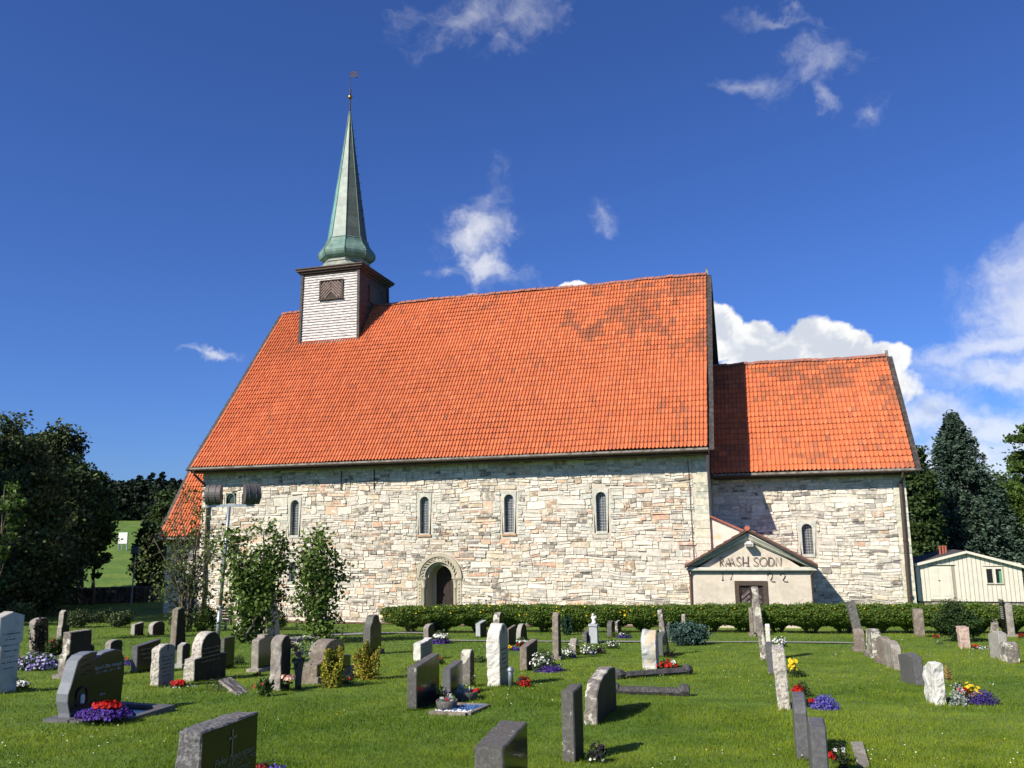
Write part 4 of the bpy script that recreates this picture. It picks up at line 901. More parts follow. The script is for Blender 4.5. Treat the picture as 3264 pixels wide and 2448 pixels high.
def slab_soup(poly, T, rough, sd, bev=.012, fine=.045):
    p = np.array(poly, float); q = []
    for i in range(len(p)):
        a, b = p[i], p[(i + 1) % len(p)]; k = max(1, int(np.linalg.norm(b - a) / fine)); q += [a + (b - a) * t_ / k for t_ in range(k)]
    p = np.array(q); n = len(p); tg = np.roll(p, -1, 0) - np.roll(p, 1, 0); nr = np.stack([-tg[:, 1], tg[:, 0]], -1); nr /= np.linalg.norm(nr, axis=1)[:, None] + 1e-9
    ins = p + nr * bev; c = np.array([p[:, 0].mean(), (p[:, 1].max() + p[:, 1].min()) / 2])
    rings = []      # (profile, x, front?)
    for k in (.3, .6, .85): rings.append((c + (ins - c) * k, T / 2, 1))
    rings.append((ins, T / 2, 1)); rings.append((p, T / 2 - bev, .5))
    for k in (.25, -.05, -.3): rings.append((p, T * k, 0))
    rings.append((p, -T / 2 + bev, 0)); rings.append((ins, -T / 2, 0))
    for k in (.85, .6, .3): rings.append((c + (ins - c) * k, -T / 2, 0))
    V = np.concatenate([np.stack([np.full(n, x), r_[:, 0], r_[:, 1]], -1) for r_, x, f in rings] + [np.array([[T / 2, c[0], c[1]], [-T / 2, c[0], c[1]]])])
    m_ = np.concatenate([np.full(n, 1 - .92 * f) for _, _, f in rings] + [np.array([.08, 1.0])])
    ds = np.stack([vnoise(V * 9 + 11, sd + k) - .5 + .6 * (vnoise(V * 23, sd + 7 + k) - .5) for k in range(3)], -1); V = V + ds * (rough * 2 * m_)[:, None]
    nr_ = len(rings); Qf, Qb = [], []
    for r_ in range(nr_ - 1):
        qq = [(r_ * n + i, (r_ + 1) * n + i, (r_ + 1) * n + (i + 1) % n, r_ * n + (i + 1) % n) for i in range(n)]; (Qf if r_ < 3 else Qb).extend(qq)
    Tf = [(nr_ * n, i, (i + 1) % n) for i in range(n)]; e = (nr_ - 1) * n; Tb = [(nr_ * n + 1, e + (i + 1) % n, e + i) for i in range(n)]
    s = S(); s.add(V, tri=Tb, quad=Qb, mi=0); k = s.n
    s.Q.append(np.array(Qf)); s.QM.append(np.ones(len(Qf), int)); s.T.append(np.array(Tf)); s.TM.append(np.ones(len(Tf), int)); return s
def scribble(T, W_, H, rows, w=.75, z0=.35, z1=.8, cross=False, h=.022):
    """rows of small engraved strokes, too worn and far to read"""
    s = S(); x = T / 2 + .0005
    for k in range(rows):
        z = H * (z1 - (z1 - z0) * k / max(1, rows - 1)); hw = W_ * w / 2 * rng.uniform(.55, 1); y = W_ / 2 - hw
        while y < W_ / 2 + hw:
            l = rng.uniform(.012, .03); box(s, x, x + .0025, y, y + l * .55, z, z + h * rng.uniform(.5, 1)); y += l + (.02 if rng.random() < .2 else 0)
    if cross:
        box(s, x, x + .003, W_ / 2 - .008, W_ / 2 + .008, H * .84, H * .84 + .13); box(s, x, x + .003, W_ / 2 - .035, W_ / 2 + .035, H * .84 + .085, H * .84 + .10)
    return s
GCOUNT = [0]; BASES = []
def grave(label, u0, u1, v, vt, prof='flat', ms=('g_grey', 'f_grey'), W_=.6, uf=None, lean=(0, 0), yaw=0, rough=.004, plinth=None, ins=None, flip=False, tm=None, name='headstone'):
    P = gr((u0 + u1) / 2, v); T = (u1 - u0) / ppm(P) * .98
    if tm: T = tm
    if uf is not None:      # far edge of the front (or back) face gives the depth
        best = min(np.arange(.2, 1.6, .02), key=lambda w: abs(proj(P + np.array([T / 2 if uf > (u0 + u1) / 2 else -T / 2, w, .2]))[0] - uf)); W_ = float(best)
    H = ht(P + np.array([0, W_ * .4, 0]), vt)
    GCOUNT[0] += 1; s = slab_soup(profile(prof, W_, H), T, rough, GCOUNT[0])
    zb = float(gz(P[0], P[1] + W_ / 2)); loc = (P[0], P[1], min(P[2], zb))
    rot = (R(lean[0]), R(lean[1]), R(yaw))
    if plinth or ins:
        root = empty(name, loc); s.build('slab', ms, root, off=(0, 0, 0))
        if plinth:
            q = S(); V = boxv(-T / 2 - .06, T / 2 + .06, -.07, W_ + .07, -.15, .09 if plinth is True else plinth); q.add(V, quad=BQ); q.build('plinth', ms[0], root, off=(0, 0, 0))
        if ins: scribble(T, W_, H, ins[0], z0=ins[2] if len(ins) > 2 else .35, z1=ins[3] if len(ins) > 3 else .8, cross=len(ins) > 4).build('inscription', ins[1], root, off=(0, 0, 0))['kind'] = 'stuff'
    else: root = s.build(name, ms, None, off=(0, 0, 0)); root.location = loc
    BASES.append((P[0], P[1], T, W_)); root.rotation_euler = rot; tag(root, label, 'headstone', 'headstones in the churchyard'); return root, P, W_, H, T
K, DG, LI, WH, BR = ('g_dark', 'f_black'), ('g_dark', 'f_grey'), ('g_lichen', 'f_grey'), ('g_white', 'f_blue'), ('g_brown', 'f_grey')
# left block
grave('tall pale marble headstone with dark inscription cut by the picture edge', -52, -18, 2215, 1946, 'tee', ('g_pale', 'f_light'), uf=62, ins=(7, 'ink', .3, .72), yaw=-2)
grave('leaning dark headstone with rough sunlit top behind the mauve flowers', 92, 112, 2082, 1970, 'low', ('g_grey', 'f_black'), uf=158, lean=(6, 0))
grave('headstone with a scrolled top beside the rose bush at far left', 178, 194, 2060, 1944, 'scroll', ('g_grey', 'f_grey'), uf=222, lean=(3, 0))
grave('old dark stepped headstone behind the curved black one', 180, 206, 2163, 2008, 'step', ('g_lichen', 'f_grey'), uf=296, yaw=-2, plinth=.10)
grave('small brown headstone with rounded corners behind the curved black one', 330, 349, 2112, 2037, 'low', ('g_grey', 'f_grey'), uf=390)
grave('small pale headstone with tilted side at the edge of the tree shade', 415, 428, 2027, 1983, 'slantup', ('g_pale', 'f_grey'), uf=459)
grave('small grey headstone with arched top at the edge of the tree shade', 471, 486, 2026, 1979, 'low', ('g_pale', 'f_grey'), uf=525)
grave('wide polished black headstone with straight slanted top', 415, 434, 2146, 2040, 'slantup', ('g_slate', 'f_black'), uf=510, ins=(3, 'gilt', .45, .75))
grave('tall leaning brown obelisk with white lichen spots', 538, 557, 2072, 1936, 'taper', BR, uf=594, lean=(5, 2))
grave('pale rough sided headstone with cross and black inscription', 475, 503, 2191, 2051, 'low', ('g_speck', 'f_blue'), uf=557, ins=(6, 'ink', .25, .70, 1), rough=.014)
grave('small grey headstone with cut corners between the taller two', 561, 579, 2129, 2047, 'peak', ('g_pale', 'f_grey'), uf=605, plinth=True)
grave('large arched granite headstone with a lower wing each side', 583, 617, 2174, 2008, 'winged', ('g_speck', 'f_grey'), uf=722, rough=.010, ins=(4, 'gilt', .40, .66))
grave('black slab headstone behind the arched winged one', 700, 712, 2135, 2029, 'flat', K, uf=748)
# middle left
grave('dark headstone with a small crest on top and grey plinth', 798, 822, 2143, 2020, 'crest', ('g_grey', 'f_black'), uf=872, plinth=True)
grave('tall round topped rough granite headstone by the peach roses', 857, 893, 2205, 2023, 'arch', ('g_grey', 'f_grey'), uf=926, rough=.014)
grave('polished brown arched headstone on a rough winged base', 958, 1010, 2180, 2034, 'winged', ('g_brown', 'f_brown'), uf=1118, plinth=.16)
grave('tall black shouldered headstone near the gravel path', 1156, 1180, 2087, 1957, 'shoulder', ('g_dark', 'f_black'), uf=1216, plinth=True)
# middle
grave('low grey slab headstone right in front of the hedge end', 1365, 1378, 2020, 1977, 'slantup', ('g_grey', 'f_grey'), uf=1412)
grave('leaning curved grey headstone beside white and purple flowers', 1350, 1366, 2042, 1990, 'low', ('g_grey', 'f_grey'), uf=1385, lean=(5, 0))
grave('rough white headstone with short dark inscription, flat top', 1316, 1341, 2108, 2037, 'slantup', WH, uf=1379, rough=.014, ins=(4, 'ink', .30, .75))
grave('large dark grey slab headstone with red emblem over a planted bed', 1296, 1328, 2265, 2092, 'slantup', ('g_dark', 'f_black'), uf=1402, rough=.002, ins=(1, 'gilt', .5, .5))
grave('smaller dark slab headstone with a thin gilt sword', 1409, 1437, 2222, 2111, 'slantup', ('g_slate', 'f_black'), uf=1476, rough=.002)
grave('narrow round topped lichened headstone behind the planted bed', 1468, 1499, 2191, 2068, 'arch', LI, W_=.42, uf=1513)
grave('tall rough white round topped headstone with engraved cross', 1552, 1594, 2190, 1984, 'arch', WH, uf=1621, rough=.016, ins=(5, 'ink', .28, .58, 1))
grave('small polished white headstone standing by the hedge', 1516, 1531, 2033, 1978, 'slantup', ('f_light', 'f_grey'), uf=1551)
grave('dark ornate round headed headstone half hidden by the white one', 1572, 1592, 2052, 1949, 'arch', ('g_lichen', 'f_black'), uf=1608)
grave('rough brown headstone behind orange and purple pansies', 1612, 1622, 2058, 1994, 'slantup', BR, uf=1645)
grave('grey round topped headstone near the hedge behind red flowers', 1645, 1660, 2042, 1986, 'arch', ('g_pale', 'f_grey'), uf=1680)
grave('straight edged brown headstone behind tall white daisies', 1657, 1680, 2140, 2042, 'slantup', BR, uf=1714)
grave('tall slim square pillar headstone spotted with lichen', 1761, 1781, 2104, 1950, 'obelisk', BR, W_=.34, plinth=True)
grave('small rounded grey headstone between white flower clumps', 1815, 1836, 2090, 2033, 'arch', ('g_grey', 'f_black'), uf=1847)
grave('low square grey headstone left of the angel pedestal', 1856, 1871, 2052, 2008, 'slantup', ('g_dark', 'f_grey'), uf=1883)
grave('dark headstone by the hedge with purple flowers at its foot', 1935, 1951, 2033, 1976, 'low', K, uf=1961)
grave('narrow grey headstone with white specks against the hedge', 1961, 1970, 2022, 1977, 'flat', ('g_lichen', 'f_grey'), uf=1981)
grave('tall thin leaning lichened stone behind the blue juniper', 2113, 2130, 2088, 1939, 'taper', LI, W_=.45, lean=(0, -6), rough=.016)
grave('thin slanting grey headstone peeping over the blue juniper', 2132, 2142, 2040, 1984, 'slantup', ('g_slate', 'f_grey'), W_=.5, lean=(0, -8))
grave('small grey pillar headstone behind the blue juniper', 2175, 2187, 2035, 1957, 'obelisk', ('g_grey', 'f_grey'), W_=.3)
grave('pale rounded boulder headstone with ochre streak', 2046, 2094, 2137, 2006, 'boulder', ('g_boulder', 'g_boulder'), W_=.5, rough=.02)
grave('plain slate grey slab headstone beside the pale boulder', 2096, 2115, 2095, 2016, 'slantup', ('g_slate', 'f_black'), uf=2124)
# foreground centre
grave('upright narrow dark granite headstone in the foreground, lichened flat top', 1792, 1835, 2433, 2188, 'flat', ('g_dark', 'f_grey'), uf=1860, rough=.003)
grave('leaning arched headstone patched with pale lichen', 1866, 1894, 2315, 2139, 'leanarch', ('g_lichen', 'f_grey'), uf=1964, rough=.012, tm=.17)
grave('dark headstone with sunken panel at the bottom edge of the view', 1530, 1588, 2560, 2325, 'slantup', ('g_dark', 'f_black'), uf=1682, rough=.004, tm=.25)
# right of the porch door
grave('very tall leaning lichened slate stone in front of the porch', 2426, 2448, 2108, 1868, 'taper', LI, W_=.5, lean=(0, -4), rough=.015)
grave('narrow brown headstone on a plinth left of the tallest slate', 2391, 2404, 2029, 1936, 'flat', BR, W_=.4, plinth=True)
grave('grey post stone just behind the tallest slate', 2403, 2413, 2022, 1908, 'flat', ('g_grey', 'f_grey'), W_=.3)
grave('thin bright white headstone behind the blue slate one', 2443, 2458, 2062, 1987, 'peak', ('g_white', 'g_white'), W_=.45)
grave('smooth blue slate headstone next to the speckled granite one', 2448, 2469, 2154, 2049, 'flat', ('g_slate', 'g_slate'), W_=.55, rough=.002)
grave('tall rough speckled granite headstone with yellow lilies behind', 2482, 2523, 2267, 2060, 'flat', ('g_speck', 'f_grey'), W_=.6, rough=.014, lean=(0, -2.5))
grave('tall smooth slate headstone beside the blue lobelia', 2541, 2584, 2424, 2204, 'low', ('g_slate', 'f_black'), W_=.62, rough=.0015)
grave('slate headstone with sloping top nearest the bottom right', 2596, 2650, 2530, 2282, 'slantdown', ('g_slate', 'f_black'), W_=.62, rough=.0015)
grave('tall crooked slate stone with white lichen against the hedge', 2727, 2755, 2032, 1912, 'taper', ('g_dark', 'g_dark'), W_=.5, lean=(0, -9), rough=.016)
grave('small lichen spotted pillar headstone before the crooked slate', 2727, 2760, 2078, 2002, 'arch', BR, W_=.35, plinth=True)
grave('far grey post stone standing between hedge and chancel', 2755, 2767, 1962, 1897, 'arch', ('g_pale', 'f_grey'), W_=.3)
grave('brown pointed headstone, farthest of the close row at right', 2783, 2816, 2097, 2001, 'peak', ('g_lichen', 'f_grey'), W_=.7, plinth=True, yaw=4)
grave('broad brown headstone, second of the close row at right', 2822, 2852, 2118, 2026, 'low', BR, W_=.8, plinth=True, yaw=4)
grave('weathered grey headstone, third of the close row at right', 2852, 2882, 2140, 2040, 'low', ('g_grey', 'f_grey'), W_=.7, yaw=5, lean=(0, -2))
grave('slate headstone with rusty streaks, sloping top', 2922, 2953, 2189, 2075, 'slantdown', ('g_slate', 'f_grey'), uf=2890, yaw=7, lean=(0, -3))
grave('rough white veined rock headstone with bright bouquet', 2985, 3021, 2250, 2106, 'slantdown', ('g_marble', 'f_black'), W_=.42, rough=.02, yaw=10)
grave('tall brown pillar headstone standing before the hedge', 2920, 2951, 2033, 1939, 'arch', BR, W_=.35)
grave('pinkish rough headstone in front of the round yew', 3064, 3096, 2070, 1996, 'flat', ('g_pink', 'g_pink'), W_=.4, rough=.014)
grave('small dark rough headstone left of the tall pair at far right', 3163, 3187, 2022, 1971, 'flat', LI, W_=.35)
g_, *_ = grave('tall rough headstone with a black lettered panel on its west side', 3214, 3238, 2030, 1920, 'low', ('g_grey', 'g_grey'), W_=.5, plinth=True)
q = S(); box(q, -.16, -.12, .02, .48, .05, 1.15); q.build('lettered_panel', 'f_black', g_, off=(0, 0, 0))
q = S()
for k in range(7): box(q, -.163, -.1605, .08, .42, .55 + .06 * k, .575 + .06 * k)
q.build('inscription', 'silver', g_, off=(0, 0, 0))['kind'] = 'stuff'
grave('broad plain beige slab headstone near the picture edge', 3190, 3219, 2106, 2008, 'slantdown', ('g_pale', 'g_pale'), uf=3160, rough=.003, yaw=4)
grave('low rough grey headstone in front of the beige slab', 3216, 3255, 2117, 2044, 'low', LI, W_=.45, rough=.012, yaw=5)

# ---- the curved polished black memorial with its kerb
P = gr(201, 2300); mem = tag(empty('black_memorial', P), 'curved polished black memorial stone inside a granite kerb', 'headstone', 'headstones in the churchyard')
H = ht(P + np.array([0, .3, 0]), 2078); mem.rotation_euler = (0, 0, 0)
c1 = [(.02, -.1), (.36, -.1), (.36, H * .86), (.42, H * .99), (.30, H * 1.0), (.16, H * .97), (.08, H * .90), (.04, H * .75), (0.0, H * .58), (-.05, H * .42), (-.05, H * .30), (0, H * .12)]
c1 = [(a * 1.05 + (b / H) * .0, b) for a, b in c1]
slab_soup([(a, b) for a, b in c1], .20, .001, 401, .008).build('curved_pillar', ('f_blue', 'f_black'), mem, off=(0, 0, 0))
c2 = [(.34, -.1), (.98, -.1), (1.0, H * .3), (1.02, H * .55), (1.0, H * .80), (.93, H * .93), (.80, H * .97), (.58, H * .95), (.44, H * .89), (.36, H * .82)]
slab_soup(c2, .16, .001, 402, .008).build('main_slab', ('f_blue', 'f_black'), mem, off=(0, 0, 0))
q = S(); a = arch(.10, .28, H * .22, H * .48, 9); prism(q, a, fYZ, .1005, .106); rec = q.build('lantern_niche', 'dark', mem, off=(0, 0, 0))
q = S(); tube(q, [(.12, y, z) for y, z in np.concatenate([a, a[:1]])], .012, 5); q.build('niche_frame', 'iron', mem, off=(0, 0, 0))
q = S(); lathe(q, [(.001, 0), (.03, .0), (.03, .1), (.01, .12)], (.115, .19, H * .24), 8); q.build('grave_candle', 'white', mem, off=(0, 0, 0))
def text_mesh(body, size, mt, parent, loc, rotz=R(90), shear=0.0):
    cu = bpy.data.curves.new('lettering', 'FONT'); cu.body = body; cu.size = size; cu.extrude = .0012; cu.shear = shear; cu.align_x = 'CENTER'
    t_ = bpy.data.objects.new('lettering', cu); COL.objects.link(t_); bpy.context.view_layer.update()
    me = bpy.data.meshes.new_from_object(t_.evaluated_get(bpy.context.evaluated_depsgraph_get())); bpy.data.objects.remove(t_); bpy.data.curves.remove(cu)
    me.materials.clear(); me.materials.append(MT[mt]); o = bpy.data.objects.new('inscription', me); COL.objects.link(o); o.parent = parent; o.location = loc; o.rotation_euler = (R(90), 0, rotz); return o
text_mesh('Sigurd Olav Hengås', .068, 'silver', mem, (.083, .68, H * .70), shear=.2)
text_mesh('* 25 · 1 · 1926   † 27 · 5 · 1980', .040, 'silver', mem, (.083, .68, H * .63))
text_mesh('Elsak', .05, 'silver', mem, (.083, .60, H * .27), shear=.2)
q = S()
for (y, z) in ((.20, .88), (.27, .80), (.18, .78), (.28, .70), (.20, .66)): tube(q, [(.1015, y - .05, H * z), (.1015, y - .02, H * z + .02), (.1015, y, H * z), (.1015, y + .02, H * z + .02), (.1015, y + .05, H * z)], .005, 4)
q.build('engraved_birds', 'ink', mem, off=(0, 0, 0))
q = S(); box(q, -.20, .20, -.14, 1.12, -.12, .05); q.build('base', 'g_slate', mem, off=(0, 0, 0))
kz = -.02
for (x0, x1, y0, y1) in ((.20, .92, -.12, -.01), (.20, .92, .98, 1.10), (.81, .92, -.01, .98)):
    q = S(); box(q, x0, x1, y0, y1, -.2, .045); q.build('kerb', 'g_slate', mem, off=(0, 0, 0))
q = S(); box(q, .20, .81, -.01, .98, -.2, .005); q.build('bed_slab', 'f_black', mem, off=(0, 0, 0))

# ---- the big dark headstone cut by the bottom edge
P = gr(590, 2600); H = ht(P, 2262 + 60); big = tag(empty('headstone', P), 'large black headstone with rough hewn edges and gilt cross, cut by bottom edge', 'headstone', 'headstones in the churchyard')
Wb = min(np.arange(.3, 1.8, .02), key=lambda w: abs(proj(P + np.array([.1, w, .6]))[0] - 822)); H = ht(P + np.array([0, Wb * .5, 0]), 2298)
slab_soup(profile('flat', Wb, H), .22, .012, 411, .012).build('slab', ('g_darkrough', 'f_black'), big, off=(0, 0, 0))
q = S(); x = .113; yc = Wb * .52; zc = H * .80
box(q, x, x + .003, yc - .008, yc + .008, zc - .13, zc + .04); box(q, x, x + .003, yc - .035, yc + .035, zc - .015, zc + .003)
for dy, dz in ((0, .045), (-.04, -.006), (.04, -.006), (0, -.135)):
    prism(q, [(yc + dy + .013 * math.cos(t_), zc + dz + .013 * math.sin(t_)) for t_ in np.linspace(0, 6.28, 8, endpoint=False)], fYZ, x, x + .003)
q.build('cross', 'gilt', big, off=(0, 0, 0))
text_mesh('Peller Ingebrigtsen', .072, 'gilt', big, (x, Wb * .58, H * .50), shear=.25)
text_mesh('* 11 · 5 · 1901   † 27 · 5 · 1972', .048, 'gilt', big, (x, Wb * .58, H * .42))
text_mesh('Ingebrigtsen', .072, 'gilt', big, (x, Wb * .62, H * .32), shear=.25)

# ---- fallen kerb stones lying in the lawn
for (ua, va, ub, vb, lb) in ((1972, 2165, 2190, 2150, 'long dark kerb stone lying in the lawn, farther of the two'), (1955, 2212, 2180, 2220, 'long dark kerb stone lying in the lawn, nearer of the two')):
    A, B = gr(ua, va), gr(ub, vb); root = tag(empty('fallen_kerb_stone', (A + B) / 2), lb, 'kerb stone', 'fallen kerb stones')
    up_ = np.array([0, 0, .06]); q = S(); n_ = 14
    for k in range(n_): pass
    d = B - A; t_ = np.linspace(0, 1, 20); Pp = A + d * t_[:, None] + up_ + np.stack([np.zeros(20), np.zeros(20), rng.normal(0, .003, 20)], -1); tube(q, Pp, .075 + rng.normal(0, .003, 20), 6); q.build('shaft', 'g_old', root)
    for E_ in (A, B):
        q = S(); u_ = d / np.linalg.norm(d); tube(q, [E_ - u_ * .07 + up_ * 1.4, E_ + up_ * 1.5, E_ + u_ * .09 + up_ * 1.4], [.08, .105, .08], 7); q.build('end_knob', 'g_old', root)
# flat stone in the lawn at the bottom right
A, B, C_, D_ = gr(2712, 2374), gr(2750, 2374), gr(2772, 2448), gr(2735, 2448); q = S(); up_ = np.array([0, 0, .03]); q.add([A + up_, B + up_, C_ + up_, D_ + up_, A - up_, B - up_, C_ - up_, D_ - up_], quad=[(3, 2, 1, 0), (0, 1, 5, 4), (1, 2, 6, 5), (2, 3, 7, 6), (3, 0, 4, 7)])
tag(q.build('flat_stone', 'g_grey'), 'flat grey stone slab sunk in the grass by the red flowers', 'stone')
# tilted plaque and the wire ornament beside it
P = gr(770, 2214); pl = tag(empty('tilted_plaque', P), 'small weathered plaque tilted back in the grass', 'plaque')
A = gr(765, 2216); B = gr(798, 2205); up_ = np.array([0, 0, .0]); a_, b_ = onY(699, 2166, A[1] + .06), onY(735, 2157, B[1] + .1)
q = S(); n_ = np.cross(B - A, a_ - A); n_ = n_ / np.linalg.norm(n_) * .04; q.add([A, B, b_, a_, A - n_, B - n_, b_ - n_, a_ - n_], quad=[(0, 1, 2, 3), (7, 6, 5, 4), (0, 4, 5, 1), (1, 5, 6, 2), (2, 6, 7, 3), (3, 7, 4, 0)]); q.build('slab', 'g_lichen', pl)
q = S(); M_ = (A + b_) / 2 - n_ * 2; tube(q, [M_, [M_[0] - .1, M_[1], A[2] - .05]], .03, 6); q.build('prop', 'g_grey', pl)
P = gr(690, 2205); wi = tag(empty('wire_ornament', P), 'black wire tricycle ornament standing in the grass', 'ornament')
k_ = 1 / ppm(P)
for (u, v, r_) in ((678, 2188, 19), (690, 2193, 11), (714, 2190, 9)):
    c = onY(u, v, P[1] + .03); q = S(); tube(q, [c + np.array([r_ * k_ * math.cos(t_), 0, r_ * k_ * math.sin(t_)]) for t_ in np.linspace(0, 6.283, 20)], .007, 5); tube(q, [c - [r_ * k_, 0, 0], c + [r_ * k_, 0, 0]], .005, 4); q.build('wheel', 'wire', wi)
q = S(); tube(q, [onY(678, 2188, P[1]), onY(695, 2172, P[1]), onY(714, 2190, P[1])], .006, 5); q.build('frame', 'wire', wi)
# gravel bed with white and blue chips in front of the two dark slabs
A = gr(1372, 2278); bed = tag(empty('grave_bed', A), 'low kerbed grave bed filled with white pebbles and blue glass gravel', 'grave bed')
B = gr(1440, 2268); C_ = gr(1530, 2232); 
x0, x1, y0, y1 = A[0], A[0] + .52, A[1], A[1] + .85; zz = A[2]
zb_ = lambda y: float(gz(A[0], y))
for (a, b, c, d) in ((x0, x1, y0 - .06, y0), (x1, x1 + .06, y0, y1), (x0, x1, y1, y1 + .06)):
    q = S(); q.add([(a, c, zb_(c) - .1), (b, c, zb_(c) - .1), (b, d, zb_(d) - .1), (a, d, zb_(d) - .1), (a, c, zb_(c) + .05), (b, c, zb_(c) + .05), (b, d, zb_(d) + .05), (a, d, zb_(d) + .05)], quad=BQ); q.build('kerb', 'g_brown', bed)
def chips(name, x0, x1, y0, y1, n_, mt, r0):
    q = S(); C = np.stack([rng.uniform(x0, x1, n_), rng.uniform(y0, y1, n_), np.zeros(n_)], -1); C[:, 2] = gz(C[:, 0], C[:, 1]) + rng.uniform(.0, .035, n_)
    oc = np.array([(1, 0, 0), (-1, 0, 0), (0, 1, 0), (0, -1, 0), (0, 0, .7), (0, 0, -.7)], float); T8 = [(0, 2, 4), (2, 1, 4), (1, 3, 4), (3, 0, 4), (2, 0, 5), (1, 2, 5), (3, 1, 5), (0, 3, 5)]
    for c in C: q.add(c + oc * r0 * rng.uniform(.6, 1.2) * rng.uniform(.7, 1.2, (6, 1)), tri=T8)
    o = q.build(name, mt, bed); o['kind'] = 'stuff'
chips('white_pebbles', x0, x1, y0, y0 + .26, 150, 'pebble', .022); chips('blue_gravel', x0, x1, y0 + .26, y1, 420, 'bluechip', .020)
# lantern by the white headstone
P = gr(1628, 2191); lan = tag(empty('grave_lantern', P), 'small grey metal grave lantern with domed lid', 'lantern'); k_ = 1 / ppm(P)
q = S(); lathe(q, [(.001, 0), (8 * k_, 0), (8 * k_, .26), (7 * k_, .27)], P, 14); q.build('body', 'steel', lan, True)
q = S(); lathe(q, [(11 * k_, .27), (11 * k_, .29), (8 * k_, .325), (3 * k_, .345), (.001, .35)], P, 14); q.build('lid', 'steel', lan, True)
P = gr(1036, 2014); l2 = tag(empty('grave_lantern', P), 'small pale blue glass lantern at the lilac foot', 'lantern'); q = S(); lathe(q, [(.001, 0), (.07, 0), (.075, .12), (.05, .15)], P, 12); q.build('glass', 'f_light', l2, True); q = S(); lathe(q, [(.055, .15), (.06, .17), (.001, .2)], P, 12); q.build('lid', 'steel', l2, True)
# angel on its pedestal
P = gr(1891, 2051); ped = tag(empty('pedestal', P), 'square pale stone pedestal carrying the small white angel', 'pedestal')
hh = ht(P, 1990); w_ = 28 / ppm(P) / 2; q = S(); V = boxv(-w_ * .96, w_ * .96, 0, w_ * 1.9, -.1, hh - .06); V[4:, :2] *= [.93, 1]; q.add(V + [P[0], P[1], P[2]], quad=BQ); q.build('shaft', 'f_light', ped)
q = S(); box(q, P[0] - w_, P[0] + w_, P[1] - .03, P[1] + w_ * 1.95, P[2] + hh - .06, P[2] + hh); q.build('cap', 'f_light', ped)
ab = np.array([P[0], P[1] + w_, P[2] + hh]); k_ = 1 / ppv(ab); ah = 34 * k_
q = S()
def ell_(s, c, r_, n=10):
    a = np.linspace(-math.pi / 2, math.pi / 2, n); V = []
    p = np.array([[(r_[0] * math.cos(t_) * math.cos(b), r_[1] * math.cos(t_) * math.sin(b), r_[2] * math.sin(t_)) for b in np.linspace(0, 2 * math.pi, 12, endpoint=False)] for t_ in a]).reshape(-1, 3) + c
    i = np.arange(n - 1)[:, None] * 12 + np.arange(12)[None]; j = np.arange(n - 1)[:, None] * 12 + (np.arange(12)[None] + 1) % 12; s.add(p, quad=np.stack([i, j, j + 12, i + 12], -1).reshape(-1, 4))
A_ = lambda x, y, z: ab + np.array([x, y, z]) * ah
for c, r_ in (((0, 0, .07), (.24, .2, .09)), ((.02, 0, .28), (.17, .15, .24)), ((-.01, 0, .52), (.15, .13, .2)), ((-.02, 0, .66), (.11, .1, .1)), ((-.03, -.02, .86), (.12, .12, .14)),
              ((.12, -.06, .56), (.10, .08, .09)), ((.16, -.10, .66), (.06, .06, .12)), ((-.13, -.06, .55), (.10, .08, .12)), ((-.05, .16, .58), (.20, .05, .24)), ((.18, .16, .58), (.12, .05, .22)), ((.1, -.05, .16), (.16, .14, .12))):
    ell_(q, A_(*c), np.array(r_) * ah)
an = q.build('angel_statue', 'white', None, True, off=ab); an.location = tuple(ab); rm = an.modifiers.new('fuse', 'REMESH'); rm.mode = 'VOXEL'; rm.voxel_size = ah * .035; rm.use_smooth_shade = True
tag(an, 'small bright white angel figure with wings on the pedestal', 'statue')
# tall pale memorial behind the lilac
P = gr(790, 2031); hh = ht(P, 1765); mo = slab_soup([(0, -.2), (1.0, -.2), (.72, hh * .9), (.5, hh), (.24, hh * .86), (.14, hh * .45)], 1.35, .02, 422, .04)
for k in range(len(mo.V)): mo.V[k][:, 0] *= 1 - .42 * np.clip(mo.V[k][:, 2] / hh, 0, 1)
mo = mo.build('memorial_stone', ('g_speck', 'g_speck'), None, off=(0, 0, 0)); mo.location = (P[0] + .05, P[1], P[2]); tag(mo, 'tall pale rough memorial stone behind the middle lilac bush', 'memorial')
# slatted bench beside it
P = gr(698, 2010); be = tag(empty('slatted_bench', P), 'grey slatted wooden bench partly hidden by the lamp pole', 'bench'); k_ = 1 / ppm(P)
x0, x1 = P[0] - 26 * k_, P[0] + 24 * k_
for k in range(4): q = S(); box(q, x0, x1, P[1] + .42 - .02 * k, P[1] + .45 - .02 * k, P[2] + .45 + k * .11, P[2] + .53 + k * .11); q.build('back_slat', 'oldwood', be)
for k in range(4): q = S(); box(q, x0, x1, P[1] + k * .105, P[1] + k * .105 + .085, P[2] + .38, P[2] + .41); q.build('seat_slat', 'oldwood', be)
for x in (x0 + .05, x1 - .09):
    for (ya, yb2, zt) in ((.0, .06, .38), (.36, .42, .88)): q = S(); box(q, x, x + .05, P[1] + ya, P[1] + yb2, P[2] - .05, P[2] + zt); q.build('leg', 'oldwood', be)
for k in range(2): q = S(); box(q, x0, x1, P[1] - .02, P[1], P[2] + .10 + k * .13, P[2] + .17 + k * .13); q.build('front_rail', 'oldwood', be)

